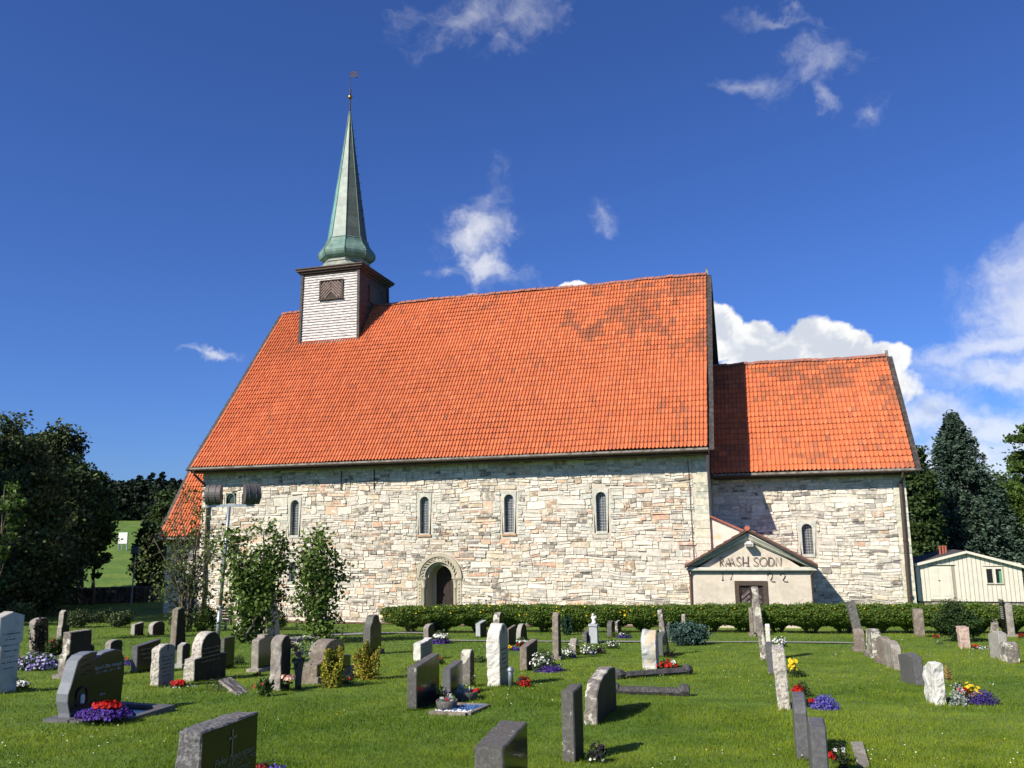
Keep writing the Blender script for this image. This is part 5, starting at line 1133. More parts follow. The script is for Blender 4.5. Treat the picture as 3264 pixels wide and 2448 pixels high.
# ================================================================== LAMPS AND SIGNS
P = gr(692, 2045); top = onY(731, 1612, P[1]); pole = tag(empty('floodlight_mast', P), 'galvanised mast with two drum floodlights on a crossbar', 'floodlight'); dz = top - P
q = S(); tube(q, [P - [0, 0, .1], P + dz * .24], .075, 12); tube(q, [P + dz * .24, P + dz * .26], [.075, .06], 12); tube(q, [P + dz * .26, top], .058, 12); q.build('pole', 'steel', pole, True)
a_, b_ = onY(659, 1613, P[1]), onY(806, 1610, P[1]); q = S(); bar(q, a_, b_, .09, .09, (0, 0, 1)); bar(q, b_ - [.02, 0, .01], b_ + [.07, 0, -.01], .07, .05, (0, 0, 1)); q.build('crossbar', 'steel', pole)
k_ = 1 / ppm(top)
for (uc, vc, yw) in ((684, 1577, 18), (800, 1575, 52)):
    c = onY(uc, vc, P[1]); rw, rr = 21 * k_, 28 * k_; s = S()
    a = np.linspace(R(-100), R(100), 15); prof = [(-rr * math.cos(t_) * .85, rr * math.sin(t_)) for t_ in a]      # rounded back, open front
    ca, sa = math.cos(R(yw)), math.sin(R(yw))
    def pt(x, y, z): return c + np.array([x * ca - y * sa, x * sa + y * ca, z])
    n_ = len(prof); V = [pt(x, y, z) for x in (-rw, rw) for y, z in prof] + [pt(-rw, .08, 0), pt(rw, .08, 0)]
    s.add(V, quad=[(i, i + 1, n_ + i + 1, n_ + i) for i in range(n_ - 1)], tri=[(2 * n_, i + 1, i) for i in range(n_ - 1)] + [(2 * n_ + 1, n_ + i, n_ + i + 1) for i in range(n_ - 1)])
    hd = s.build('floodlight_head', 'drum', pole)
    for x in (-rw * .55, rw * .35):
        q = S(); tube(q, [pt(x, y * 1.02, z * 1.02) for y, z in prof], .012, 5); q.build('rib', 'drum', hd)
    q = S(); q.add([pt(-rw, prof[0][0], prof[0][1]), pt(rw, prof[0][0], prof[0][1]), pt(rw, prof[-1][0], prof[-1][1]), pt(-rw, prof[-1][0], prof[-1][1])], quad=[(0, 1, 2, 3)]); q.build('lens', 'dark', hd)
    q = S(); bb = (a_ + (b_ - a_) * (.12 if uc < 700 else .92)); tube(q, [pt(-rw - .03, 0, 0), pt(-rw - .03, -.02, -rr * .95), bb + [0, 0, .04], pt(rw + .03, -.02, -rr * .95), pt(rw + .03, 0, 0)], .016, 5); q.build('yoke', 'wire', hd)
P = gr(417, 1925); top = onY(432, 1765, P[1]); sl_ = tag(empty('path_lamp', P), 'slim steel lamp post with square head at the churchyard edge', 'lamp post')
q = S(); tube(q, [P - [0, 0, .1], P + (top - P) * .15, P + (top - P) * .16, top], [.07, .07, .045, .045], 10); q.build('post', 'steel', sl_)
q = S(); box(q, top[0] - .26, top[0] + .26, top[1] - .12, top[1] + .12, top[2] - .02, top[2] + .48); h_ = q.build('lamp_head', 'drum', sl_); q = S(); box(q, top[0] - .21, top[0] + .21, top[1] - .135, top[1] - .122, top[2] + .04, top[2] + .42); q.build('lens', 'f_blue', h_)
P = gr(390, 1754); sg_ = tag(empty('notice_board', P), 'pale board on two posts standing out in the meadow', 'board'); k_ = 1 / ppm(P); hh = ht(P, 1697); lo_ = ht(P, 1733)
for k in range(6): q = S(); z = P[2] + lo_ + (hh - lo_) * k / 6; box(q, P[0] - 14 * k_, P[0] + 14 * k_, P[1] - .05, P[1], z + .01, z + (hh - lo_) / 6 - .01); q.build('plank', 'white', sg_)
for x in (-14, -2, 13): q = S(); box(q, P[0] + x * k_ - .05, P[0] + x * k_ + .05, P[1], P[1] + .1, P[2] - .2, P[2] + hh * (1.0)); q.build('post', 'steel', sg_)

# ================================================================== GROUND, PATH, WALL
def axis(lo, hi, fine0, fine1, step):
    a = list(np.arange(fine0, fine1 + .01, step)); d = step
    while a[-1] < hi: d *= 1.25; a.append(a[-1] + d)
    d = step
    while a[0] > lo: d *= 1.25; a.insert(0, a[0] - d)
    return np.array(a)
gx = axis(-2500, 2500, -60, 40, 1.0); gy = axis(-400, 2500, -46, 60, 1.0)
X, Y = np.meshgrid(gx, gy); V = np.stack([X, Y, gz(X, Y)], -1).reshape(-1, 3); nx = len(gx)
i = (np.arange(len(gy) - 1)[:, None] * nx + np.arange(nx - 1)[None]).ravel(); q = S().add(V, quad=np.stack([i, i + 1, i + nx + 1, i + nx], -1))
struct(q.build('ground', 'ground', None, True))
def strip(name, L_, R_, mt, dz=.006):
    n_ = 24; L_, R_ = np.array(L_), np.array(R_)
    t_ = np.linspace(0, 1, n_); il = np.stack([np.interp(t_, np.linspace(0, 1, len(L_)), L_[:, k]) for k in (0, 1)], -1); ir = np.stack([np.interp(t_, np.linspace(0, 1, len(R_)), R_[:, k]) for k in (0, 1)], -1)
    rows = 5; V = []
    for a, b in zip(il, ir):
        for k in range(rows): p = a + (b - a) * k / (rows - 1); V.append((p[0], p[1], float(gz(p[0], p[1])) + dz))
    return struct(S().add(V, quad=[(r_ * rows + k, r_ * rows + k + 1, (r_ + 1) * rows + k + 1, (r_ + 1) * rows + k) for r_ in range(n_ - 1) for k in range(rows - 1)]).build(name, mt, None, True))
pth = [gr(u, v)[:2] for u, v in ((870, 2040), (1050, 2018), (1160, 2019), (1300, 2016), (1380, 2019))]; pth2 = [gr(u, v)[:2] for u, v in ((870, 2062), (1060, 2027), (1160, 2024), (1300, 2020), (1380, 2023))]
strip('gravel_path', pth2, pth, 'gravel', .03)
pa = [gr(u, v)[:2] for u, v in ((1380, 2044), (1560, 2046), (1800, 2049), (2100, 2050), (2400, 2050), (2725, 2054), (2790, 2058))]; pb = [gr(u, v)[:2] for u, v in ((1380, 2041), (1560, 2043), (1800, 2046), (2100, 2047), (2400, 2047), (2725, 2051), (2790, 2055))]
strip('path', pa, pb, 'gravel', .035)
strip('soil_strip', [(-26, -.9), (-18, -.75), (-10, -.7), (-1.2, -.7)], [(-26, -.02), (-18, -.02), (-10, -.02), (-1.2, -.02)], 'soil', .03)
# dry stone wall at the far side of the churchyard
A, B = gr(60, 1932), gr(490, 1918); dw = tag(empty('dry_stone_wall', (A + B) / 2), 'low dark dry stone wall between churchyard and meadow', 'wall'); q = S(); n_ = 260
oc = np.array([(1, 0, 0), (-1, 0, 0), (0, 1, 0), (0, -1, 0), (0, 0, 1), (0, 0, -1), (.6, .6, .6), (-.6, .6, .6), (.6, -.6, .6), (-.6, -.6, .6)], float)
for r_ in range(5):
    for t_ in np.linspace(0, 1, 75):
        P = A + (B - A) * (t_ + rng.normal(0, .003)); c = P + [rng.normal(0, .03), rng.normal(0, .1), .12 + r_ * .2]; V = boxv(-1, 1, -1, 1, -1, 1) * rng.uniform(.7, 1, (8, 3)) * [rng.uniform(.15, .3), .3 - r_ * .03, rng.uniform(.09, .13)]; q.add(c + V, quad=BQ)
q.build('wall_stones', 'drywall', dw)['kind'] = 'stuff'

# ================================================================== TREES AND BUSHES
def crown_soup(c, rx, rz, n_cl, n_leaf, size, pal, seed=0, dens=.30, flat=.2, hollow=.55, squash=1.0, gap=.0):
    """clumps spread over an uneven crown, each a cloud of leaves; upper sides of clumps carry more leaves"""
    d = rng.normal(size=(n_cl, 3)); d /= np.linalg.norm(d, axis=1)[:, None]; rad = rng.uniform(hollow, 1, n_cl) ** .6
    lumps = .72 + .5 * vnoise(d * 1.7 + seed, seed)
    cl = np.asarray(c) + d * (rad * lumps)[:, None] * np.array([rx, rx * squash, rz]); cs = rng.uniform(.6, 1.3, n_cl) * dens * rx
    k = rng.integers(0, n_cl, n_leaf); off = rng.normal(size=(n_leaf, 3)) * .55; off[:, 2] *= .6
    C = cl[k] + off * cs[k][:, None]; tone = rng.uniform(.65, 1.25, n_cl)[k][:, None]
    s = S(); leaves(s, C, size, np.clip(pick(pal, n_leaf, .15) * tone, .003, .8), flat, .6); return s, cl
def limbs(base, top, cl, r0, n_l=10, sway=.3):
    s = S(); base, top = np.asarray(base, float), np.asarray(top, float); t_ = np.linspace(0, 1, 8)
    P = base + (top - base) * t_[:, None]; P[1:-1, :2] += rng.normal(0, sway * .12, (6, 2)); tube(s, P, r0 * (1 - .75 * t_), 9)
    for c in cl[rng.choice(len(cl), min(n_l, len(cl)), replace=False)]:
        f = rng.uniform(.25, .85); a = base + (top - base) * f; m_ = a * .45 + c * .55 + [0, 0, -.1 * np.linalg.norm(c - a)]; tube(s, [a, m_, c], [r0 * .38 * (1 - .6 * f), r0 * .2, r0 * .06], 6)
    return s
def tree(name, label, u, v, vt, wpx, pal, cat='tree', n_leaf=16000, n_cl=90, size=.26, lift=.28, mt='leaf', P=None, H=None, rx=None, group=None, squash=1.0, dens=.3, trunk=.22):
    if P is None: P = gr(u, v); H = ht(P, vt); rx = wpx / 2 / ppm(P)
    root = tag(empty(name, P), label, cat, group); c = P + np.array([0, 0, H * (lift + (1 - lift) * .48)]); s, cl = crown_soup(c, rx, H * (1 - lift) * .54, n_cl, n_leaf, size, pal, int(abs(P[0]) * 7) % 50, dens, squash=squash)
    s.build('crown', mt, root); limbs(P - [0, 0, .1], c + [0, 0, H * .2], cl, trunk, 14).build('trunk', 'bark', root, True); return root
PD_ = [(5, (.060, .088, .034)), (3, (.082, .115, .042)), (2, (.042, .062, .028)), (1, (.12, .15, .055))]
PM = [(4, (.070, .122, .024)), (3, (.100, .162, .033)), (2, (.045, .082, .020))]
PMd = [(4, (.052, .090, .024)), (3, (.074, .12, .031)), (2, (.036, .064, .020))]
def at(u, v, dist):
    d = ray(u, v); P = CAM + d * dist / (d @ fw); return P
def tree_at(name, label, u, vt, wpx, dist, pal, **k):
    P = at(u, 1800, dist); P[2] = float(gz(P[0], P[1])); H = ht(P, vt); return tree(name, label, 0, 0, 0, 0, pal, P=P, H=H, rx=wpx / 2 / ppm(P), **k)
G1 = 'trees along the west edge'
tree_at('broadleaf_tree', 'tall dark leafy tree at the left picture edge', 0, 1360, 260, 44, PD_, n_leaf=30000, n_cl=150, size=.24, lift=.06, mt='leafdark', group=G1, trunk=.3)
tree_at('broadleaf_tree', 'dark tree with the highest crown in the left group', 165, 1390, 190, 52, PD_, n_leaf=30000, n_cl=150, size=.26, lift=.08, mt='leafdark', group=G1, trunk=.3)
tree_at('broadleaf_tree', 'low dark tree with bare forked stems beside the meadow', 262, 1470, 130, 56, PMd, n_leaf=16000, n_cl=90, size=.26, lift=.30, mt='leafdark', group=G1, trunk=.16)
tree_at('broadleaf_tree', 'low dense shrub tree at the foot of the left group', 70, 1640, 260, 48, PD_, n_leaf=26000, n_cl=120, size=.24, lift=.02, mt='leafdark', group=G1)
tree_at('broadleaf_tree', 'dark tree filling the gap behind the left group', 95, 1420, 240, 62, PD_, n_leaf=22000, n_cl=110, size=.3, lift=.05, mt='leafdark', group=G1)
tree_at('broadleaf_tree', 'slim dark tree leaning to the meadow side of the left group', 300, 1560, 78, 54, PMd, n_leaf=8000, n_cl=50, size=.24, lift=.30, mt='leafdark', group=G1, trunk=.12)
tree_at('maple_sapling', 'bright green sapling catching sun at the left picture edge', -8, 1510, 90, 27, PM, n_leaf=2600, n_cl=26, size=.16, lift=.45, trunk=.05)
tree_at('broadleaf_tree', 'rounded green tree rising behind the annex roof', 535, 1565, 130, 62, PMd, n_leaf=16000, n_cl=90, size=.3, lift=.12)
tree_at('broadleaf_tree', 'green tree between the meadow and the annex wall', 476, 1660, 80, 58, PMd, n_leaf=9000, n_cl=60, size=.24, lift=.04)
tree_at('broadleaf_tree', 'distant tree top just over the nave verge', 690, 1410, 130, 80, PMd, n_leaf=9000, n_cl=60, size=.34, lift=.2)
# trees that stand out of view to the south-west and shade the west edge
for k, (x, y, h, r_) in enumerate(((-41, -15, 18, 5.0), (-52, -9, 20, 5.0))):
    tree('broadleaf_tree', 'tall dark tree standing beyond the left edge, %s' % ('nearer the graves', 'farther from the graves')[k], 0, 0, 0, 0, PD_, P=np.array([x, y, float(gz(x, y))]), H=h, rx=r_, n_leaf=9000, n_cl=90, size=.55, lift=.1, mt='leafdark', group='trees beyond the left edge')
for k, (x, y, h, r_) in enumerate(((27, 24, 12, 5.0), (36, 30, 14, 6.0), (46, 26, 13, 6.0))):
    tree('broadleaf_tree', 'leafy tree beyond the right edge, %s' % ('nearest the hut', 'second from the hut', 'farthest from the hut')[k], 0, 0, 0, 0, PMd, P=np.array([x, y, float(gz(x, y))]), H=h, rx=r_, n_leaf=7000, n_cl=70, size=.5, lift=.05, group='trees beyond the right edge')
def spruce(name, label, P, H, rx, pal, nb=26, per=16, nq=26, size=.16, group=None, droop=.25, mt='needle'):
    root = tag(empty(name, P), label, 'spruce', group); s = S(); C, Dr = [], []; t_s = S(); P = np.asarray(P, float); tube(t_s, [P - [0, 0, .2], P + [0, 0, H * .97]], [H * .022, .02], 8)
    for k in range(nb):
        f = (k + .3) / nb; z = H * (.04 + .95 * f); rr = rx * (1 - f) ** .82 + .08 * rx; m_ = max(5, int(per * (1 - f * .6)))
        for a in rng.uniform(0, 2 * math.pi, m_):
            ln = rr * rng.uniform(.75, 1.12); t_ = rng.uniform(.12, 1, nq) ** .8; d = np.array([math.cos(a), math.sin(a), 0]); sd = np.array([-d[1], d[0], 0])
            w = (1.05 - t_) * ln * .28 * rng.uniform(-1, 1, nq); c = P + [0, 0, z] + d * (t_ * ln)[:, None] + sd * w[:, None]; c[:, 2] += -droop * ln * t_ ** 1.2 + .30 * droop * ln * t_ ** 4 + rng.normal(0, .03 * rx, nq) + rng.normal(0, .04)
            C.append(c); Dr.append(d * 1.0 + sd * np.sign(w)[:, None] * .7 + np.array([0, 0, -.12]))
        if k % 3 == 0:
            for a in rng.uniform(0, 6.28, 3): d = np.array([math.cos(a), math.sin(a), -.2]); tube(t_s, [P + [0, 0, z], P + [0, 0, z] + d * rr * .7], [.05, .015], 5, cap=False)
    C = np.concatenate(C); Dr = np.concatenate(Dr); leaves(s, C, size, pick(pal, len(C), .18), 0, .42, Dr); s.build('crown', mt, root); t_s.build('trunk', 'bark', root, True); return root
PB = [(4, (.052, .090, .060)), (3, (.072, .116, .082)), (2, (.032, .058, .038)), (1, (.11, .155, .12))]
PS = [(4, (.014, .026, .014)), (3, (.022, .038, .018)), (2, (.010, .018, .011))]
P = at(3082, 1800, 58); P[2] = float(gz(P[0], P[1])); spruce('blue_spruce', 'large blue green spruce rising behind the hut', P, ht(P, 1312), 225 / ppm(P), PB, 44, 30, 50, .28)
G2 = 'trees behind the hut'
tree_at('broadleaf_tree', 'dark leafy tree between chancel corner and blue spruce', 2945, 1430, 140, 54, PMd, n_leaf=24000, n_cl=130, size=.26, lift=.04, group=G2)
tree_at('broadleaf_tree', 'bright green leafy tree right of the blue spruce', 3258, 1535, 130, 60, PM, n_leaf=24000, n_cl=120, size=.26, lift=.06, group=G2)
tree_at('broadleaf_tree', 'low leafy tree behind the hut roof', 3000, 1700, 200, 66, PMd, n_leaf=14000, n_cl=90, size=.3, lift=.03, group=G2)
tree_at('broadleaf_tree', 'tall tree whose branch enters at the right picture edge', 3345, 1352, 200, 50, PM, n_leaf=9000, n_cl=40, size=.26, lift=.45, dens=.22, group=G2)
for k, (u, vt, w, dd) in enumerate(((2870, 1500, 260, 84), (3160, 1480, 300, 88), (3400, 1420, 340, 76), (2700, 1560, 260, 95))):
    tree_at('broadleaf_tree', ('dark tree far behind the chancel corner', 'dark tree far behind the blue spruce', 'dark tree far behind the right picture edge', 'dark tree hidden mostly behind the chancel')[k], u, vt, w, dd, PMd, n_leaf=9000, n_cl=70, size=.4, lift=.03, group=G2)
# the wood above the meadow: near conifers one by one, the rest one mass
for k, (u, vt, w) in enumerate(((398, 1530, 40), (428, 1512, 44), (468, 1505, 44), (500, 1503, 40), (535, 1522, 40), (560, 1526, 40), (383, 1552, 26), (350, 1560, 40), (590, 1530, 44), (330, 1590, 40))):
    P = at(u, 1800, 150); P[2] = float(gz(P[0], P[1])); spruce('spruce', ('spruce with the first peak left of the tall pair', 'dark spruce left of the highest peak', 'dark spruce with one of the two highest peaks', 'dark spruce with the right highest peak', 'dark spruce next to the annex verge', 'dark spruce touching the annex verge', 'small spruce lowest on the wood edge', 'spruce half hidden by the dark left trees', 'spruce hidden behind the annex roof', 'spruce mostly behind the left trees')[k], P, ht(P, vt), w / 2 / ppm(P) * 2.4, PS, 24, 12, 20, .48, 'spruces above the meadow')
s = S(); n_ = 26000; u_ = rng.uniform(230, 640, n_); dd = rng.uniform(146, 172, n_); C = np.array([CAM + ray(a, 1800) * d / (ray(a, 1800) @ fw) for a, d in zip(u_[:260], dd[:260])]); k = rng.integers(0, 260, n_)
C = C[k]; hz = rng.uniform(0, 1, n_) ** .8; C[:, 2] = gz(C[:, 0], C[:, 1]) + hz * (5.0 + 2.6 * vnoise(np.stack([C[:, 0] * .2, C[:, 1] * .2, np.zeros(n_)], -1), 9)); C[:, :2] += rng.normal(0, 1.2, (n_, 2)) * (1.15 - hz)[:, None]
leaves(s, C, .75, pick(PS, n_, .2), .3, .6); o = tag(s.build('far_wood', 'needle'), 'dark conifer wood along the top of the meadow', 'wood', kind='stuff')

# lilacs: several bent stems, big leaves
def lilac(label, u, v, vt, wpx, n_leaf, n_cl, dens, lo=.12, size=.13, pal=PM, du=0):
    P = gr(u, v); H = ht(P, vt); rx = wpx / 2 / ppm(P); root = tag(empty('lilac_bush', P), label, 'bush', 'lilac bushes before the nave'); st = S(); cl = []
    tops = []
    for k in range(11):
        a = rng.uniform(0, 6.28); r_ = rx * rng.uniform(.25, .95); tp = P + np.array([r_ * math.cos(a) + du / ppm(P), r_ * .7 * math.sin(a), H * rng.uniform(.62, .97)]); b = P + np.array([rng.normal(0, .12), rng.normal(0, .12), -.05])
        t_ = np.linspace(0, 1, 9); C = b + (tp - b) * t_[:, None]; C[:, :2] = b[:2] + (tp - b)[:2] * (t_ ** 1.6)[:, None]; C[1:-1] += rng.normal(0, .05, (7, 3)); tube(st, C, .045 * (1 - .8 * t_) + .006, 6)
        for j in range(3, 9):
            for _ in range(max(1, n_cl // 50)):
                if C[j][2] - P[2] > lo * H: cl.append(C[j] + rng.normal(0, .19 * rx, 3) * [1, 1, .8]); tube(st, [C[j], cl[-1]], [.012, .005], 4, cap=False)
    for _ in range(len(cl) // 6): cl.append(P + np.array([rng.normal(0, .30), rng.normal(0, .25), rng.uniform(.08, .75)]))
    cl = np.array(cl); k = rng.integers(0, len(cl), n_leaf); C = cl[k] + rng.normal(size=(n_leaf, 3)) * dens; s = S(); tone = rng.uniform(.7, 1.3, len(cl))[k][:, None]; leaves(s, C, size, np.clip(pick(pal, n_leaf, .15) * tone, .003, .5), .15, .7)
    s.build('crown', 'leaf', root); st.build('stems', 'bark', root, True)
PL = [(4, (.095, .160, .030)), (3, (.14, .21, .040)), (2, (.060, .105, .022)), (1, (.19, .26, .06))]
lilac('dense lilac bush in front of the pale memorial stone', 800, 2050, 1695, 190, 5600, 150, .15, .02, .14, PL)
lilac('airy lilac bush with bare stems below the lower window', 1018, 2048, 1680, 185, 3300, 110, .15, .10, .14, PL)
lilac('sparse thin lilac bush before the annex wall', 585, 2014, 1585, 290, 3000, 90, .19, .05, .13, [(3, (.085, .125, .035)), (3, (.11, .145, .045)), (1, (.14, .13, .06))])
def bush(name, label, u, v, vt, wpx, pal, n_leaf=3000, size=.06, mt='leaf', flowers=None, upright=False, cat='bush', group=None, P=None, shape=None):
    P = gr(u, v); H = ht(P, vt); rx = wpx / 2 / ppm(P); root = tag(empty(name, P), label, cat, group)
    if upright:
        s = S(); C, Dd = [], []; st = S()
        for k in range(26):
            a = rng.uniform(0, 6.28); r_ = rx * rng.uniform(.0, .75); tp = P + [r_ * math.cos(a), r_ * math.sin(a), H * rng.uniform(.55, 1.0) * (1 - .35 * (r_ / rx) ** 2)]; b = P + [.25 * r_ * math.cos(a), .25 * r_ * math.sin(a), 0]; tube(st, [b, tp], [.012, .003], 4, cap=False)
            m_ = n_leaf // 26; t_ = rng.uniform(.08, 1, m_) ** .8; C.append(b + (tp - b) * t_[:, None] + rng.normal(size=(m_, 3)) * (rx * .17 * (1.15 - t_))[:, None])
        C = np.concatenate(C); leaves(s, C, size, pick(pal, len(C), .2), 0, .6); s.build('foliage', mt, root); st.build('stems', 'bark', root)
    else:
        s, cl = crown_soup(P + [0, 0, H * .52], rx, H * .50, 60, n_leaf, size, pal, int(u) % 40, .34, hollow=.35); s.build('foliage', mt, root); limbs(P - [0, 0, .05], P + [0, 0, H * .6], cl, .03, 8).build('stems', 'bark', root)
    if flowers:
        col, nf, fs = flowers; d = rng.normal(size=(nf, 3)); d[:, 1] = -abs(d[:, 1]); d[:, 2] = abs(d[:, 2]); d /= np.linalg.norm(d, axis=1)[:, None]; q = S(); discs(q, P + [0, 0, H * .5] + d * np.array([rx, rx, H * .5]), d, fs, col); q.build('blossoms', 'petal', root)
    return root
GB = [(4, (.42, .38, .04)), (3, (.28, .29, .035)), (2, (.14, .18, .03)), (.6, (.42, .24, .05))]
bush('golden_bush', 'golden leaved bush in front of the polished brown headstone', 1055, 2192, 2048, 118, GB, 5200, .045, upright=True, group='golden bushes')
bush('golden_bush', 'golden and orange tipped bush before the black shouldered headstone', 1172, 2166, 2038, 118, GB + [(1.2, (.46, .19, .06))], 5200, .045, upright=True, group='golden bushes')
bush('small_shrub', 'small loose green shrub beside the tilted plaque', 842, 2220, 2156, 72, PM, 2200, .045, 'leaf', ((.5, .02, .04), 3, .02), True)
bush('juniper_bush', 'spreading blue green juniper bush near the porch', 2188, 2056, 1988, 112, [(4, (.055, .105, .085)), (3, (.08, .14, .12)), (2, (.03, .06, .05))], 9000, .07, 'needle')
bush('yew_bush', 'round dark green yew bush in front of the hedge', 3062, 2046, 1925, 136, [(4, (.03, .062, .016)), (3, (.05, .09, .02)), (2, (.018, .036, .012))], 15000, .07, 'needle')
bush('weeping_conifer', 'weeping green conifer set in the hedge', 1808, 2024, 1960, 52, [(4, (.02, .055, .028)), (2, (.035, .08, .04))], 4200, .07, 'needle', upright=True)
bush('small_shrub', 'rounded green shrub left of the slatted bench', 645, 2012, 1928, 66, PM, 4200, .07)
bush('small_shrub', 'shrub with yellow blossoms between the two lilacs', 884, 2008, 1944, 56, PM, 3200, .06, 'leaf', ((.75, .50, .02), 14, .035))
bush('small_shrub', 'twiggy reddish shrub right of the airy lilac', 1040, 2012, 1945, 40, [(3, (.10, .085, .04)), (2, (.07, .08, .03))], 1400, .06, upright=True)
bush('rose_bush', 'dark rose bush with red blooms beside the stepped old headstone', 178, 2092, 2030, 54, PMd, 2800, .06, 'leaf', ((.32, .02, .04), 8, .05))
bush('dry_shrub', 'dark dead twiggy shrub against the leaning headstone', 118, 2085, 1960, 62, [(3, (.015, .014, .010)), (1, (.03, .03, .02))], 900, .07, 'leafdark', None, True)
for k, (u, v, vt, w) in enumerate(((60, 1990, 1925, 70), (250, 2000, 1950, 70), (330, 1985, 1945, 60), (380, 2000, 1950, 60))):
    bush('shade_shrub', ('dark shrub in the tree shade at far left', 'dark shrub in the tree shade behind the scrolled headstone', 'dark shrub in the tree shade right of the scrolled headstone', 'dark shrub in the tree shade left of the small pale headstone')[k], u, v, vt, w, PD_, 2500, .09, 'leafdark', group='shrubs in the tree shade')
# ---- the hedge: a row of cinquefoil shrubs
PH_ = [(4, (.095, .155, .022)), (3, (.13, .20, .030)), (2, (.062, .11, .018)), (1, (.17, .24, .04))]
variants = []
for k in range(3):
    n_ = 17000; s = S(); d = rng.normal(size=(n_, 3)); d /= np.linalg.norm(d, axis=1)[:, None]; r_ = rng.uniform(.25, 1, n_) ** .5; lum = .74 + .50 * vnoise(d * 3.0 + 5 * k, k)
    C = d * (r_ * lum)[:, None] * np.array([.98, .62, .50]) + [0, 0, .66]
    C[:, :2] *= (.50 + .50 * sm(C[:, 2], .10, .62))[:, None]; C[:, 2] = np.maximum(C[:, 2], .08 + .1 * rng.random(n_)); C[:, 2] = np.where(C[:, 2] > .98, .98 + (C[:, 2] - .98) * .6, C[:, 2]); sp_ = rng.random(n_) < .05; C[sp_, 2] += rng.uniform(.0, .14, sp_.sum()) * (C[sp_, 2] > .7)
    leaves(s, C, .062, pick(PH_, n_, .18), .1, .65)
    me = s.mesh('hedge_foliage'); me.materials.append(MT['leaf']); q = S()
    for j in range(14):
        a = rng.uniform(0, 6.28); e = np.array([math.cos(a) * rng.uniform(.3, .8), math.sin(a) * rng.uniform(.1, .45), rng.uniform(.5, .8)]); tube(q, [(e[0] * .12, e[1] * .12, -.05), e * [.5, .5, .45], e], [.02, .014, .006], 5)
    m2 = q.mesh('hedge_stems'); m2.materials.append(MT['bark']); f = S(); nf = (20, 13, 7)[k]
    t_ = rng.uniform(0, 1, nf); fc = np.stack([rng.uniform(-.85, .85, nf), -.50 * rng.uniform(.6, 1.05, nf), .72 + .4 * rng.random(nf)], -1); fc[:, 1] *= np.where(fc[:, 2] > 1.0, .5, 1); discs(f, fc, np.stack([rng.normal(0, .3, nf), -np.ones(nf), rng.uniform(.3, 1, nf)], -1), .030, (.80, .58, .015)); m3 = f.mesh('hedge_flowers'); m3.materials.append(MT['petal']); variants.append((me, m2, m3))
us = np.linspace(1308, 3330, 20)
near = {0: 'at the open end of the hedge by the portal', 1: 'second from the open end of the hedge', 2: 'third from the open end of the hedge', 3: 'behind the small polished white headstone', 4: 'behind the tall white round topped headstone', 5: 'right of the grey round topped headstone', 6: 'behind the tall slim pillar headstone', 7: 'behind the angel pedestal', 8: 'just right of the angel pedestal', 9: 'behind the pale boulder headstone', 10: 'behind the blue juniper', 11: 'left of the porch door', 12: 'behind the tallest leaning slate', 13: 'in front of the right porch wall', 14: 'left of the crooked slate stone', 15: 'right of the crooked slate stone', 16: 'behind the tall brown pillar headstone', 17: 'left of the round yew', 18: 'right of the round yew', 19: 'at the right picture edge'}
for k, u in enumerate(us):
    P = gr(u, 2016 + (3 if u > 2500 else 0)); v3 = variants[0 if 3 <= k <= 8 and k % 2 else (1 if k < 9 else 2)]; sc = 1.0
    H = ht(P, 1928); sc = H / 1.10; root = empty('hedge_shrub', P); root.scale = (1.18 * rng.uniform(.95, 1.1), 1.1, sc * rng.uniform(.97, 1.05)); root.rotation_euler = (0, 0, R(14) + (math.pi if 0 else 0) + rng.normal(0, .1))
    tag(root, 'clipped green shrub with yellow flowers ' + near[k], 'shrub', 'shrubs of the clipped hedge')
    for nm, me in zip(('foliage', 'stems', 'blossoms'), v3): o = bpy.data.objects.new(nm, me); COL.objects.link(o); o.parent = root

# ================================================================== FLOWERS ON THE GRAVES
GREEN = [(3, (.035, .07, .018)), (3, (.055, .10, .025)), (1, (.09, .13, .04))]
RED = [(4, (.43, .008, .007)), (2, (.54, .018, .012)), (2, (.26, .005, .008))]; WHT = [(4, (.80, .80, .76)), (1, (.62, .64, .58))]; PUR = [(4, (.060, .022, .20)), (3, (.09, .04, .30)), (2, (.03, .012, .10))]; BLU = [(4, (.105, .085, .42)), (3, (.16, .14, .52)), (3, (.045, .04, .20))]
YEL = [(4, (.80, .56, .02)), (2, (.74, .42, .015))]; PEA = [(4, (.80, .38, .26)), (2, (.82, .55, .44))]; MAU = [(3, (.32, .28, .55)), (2, (.55, .52, .72)), (2, (.16, .12, .36))]; SIL = [(4, (.40, .44, .40)), (2, (.52, .56, .52)), (1, (.24, .28, .25))]; DRK = [(3, (.015, .008, .016)), (1, (.03, .012, .03))]
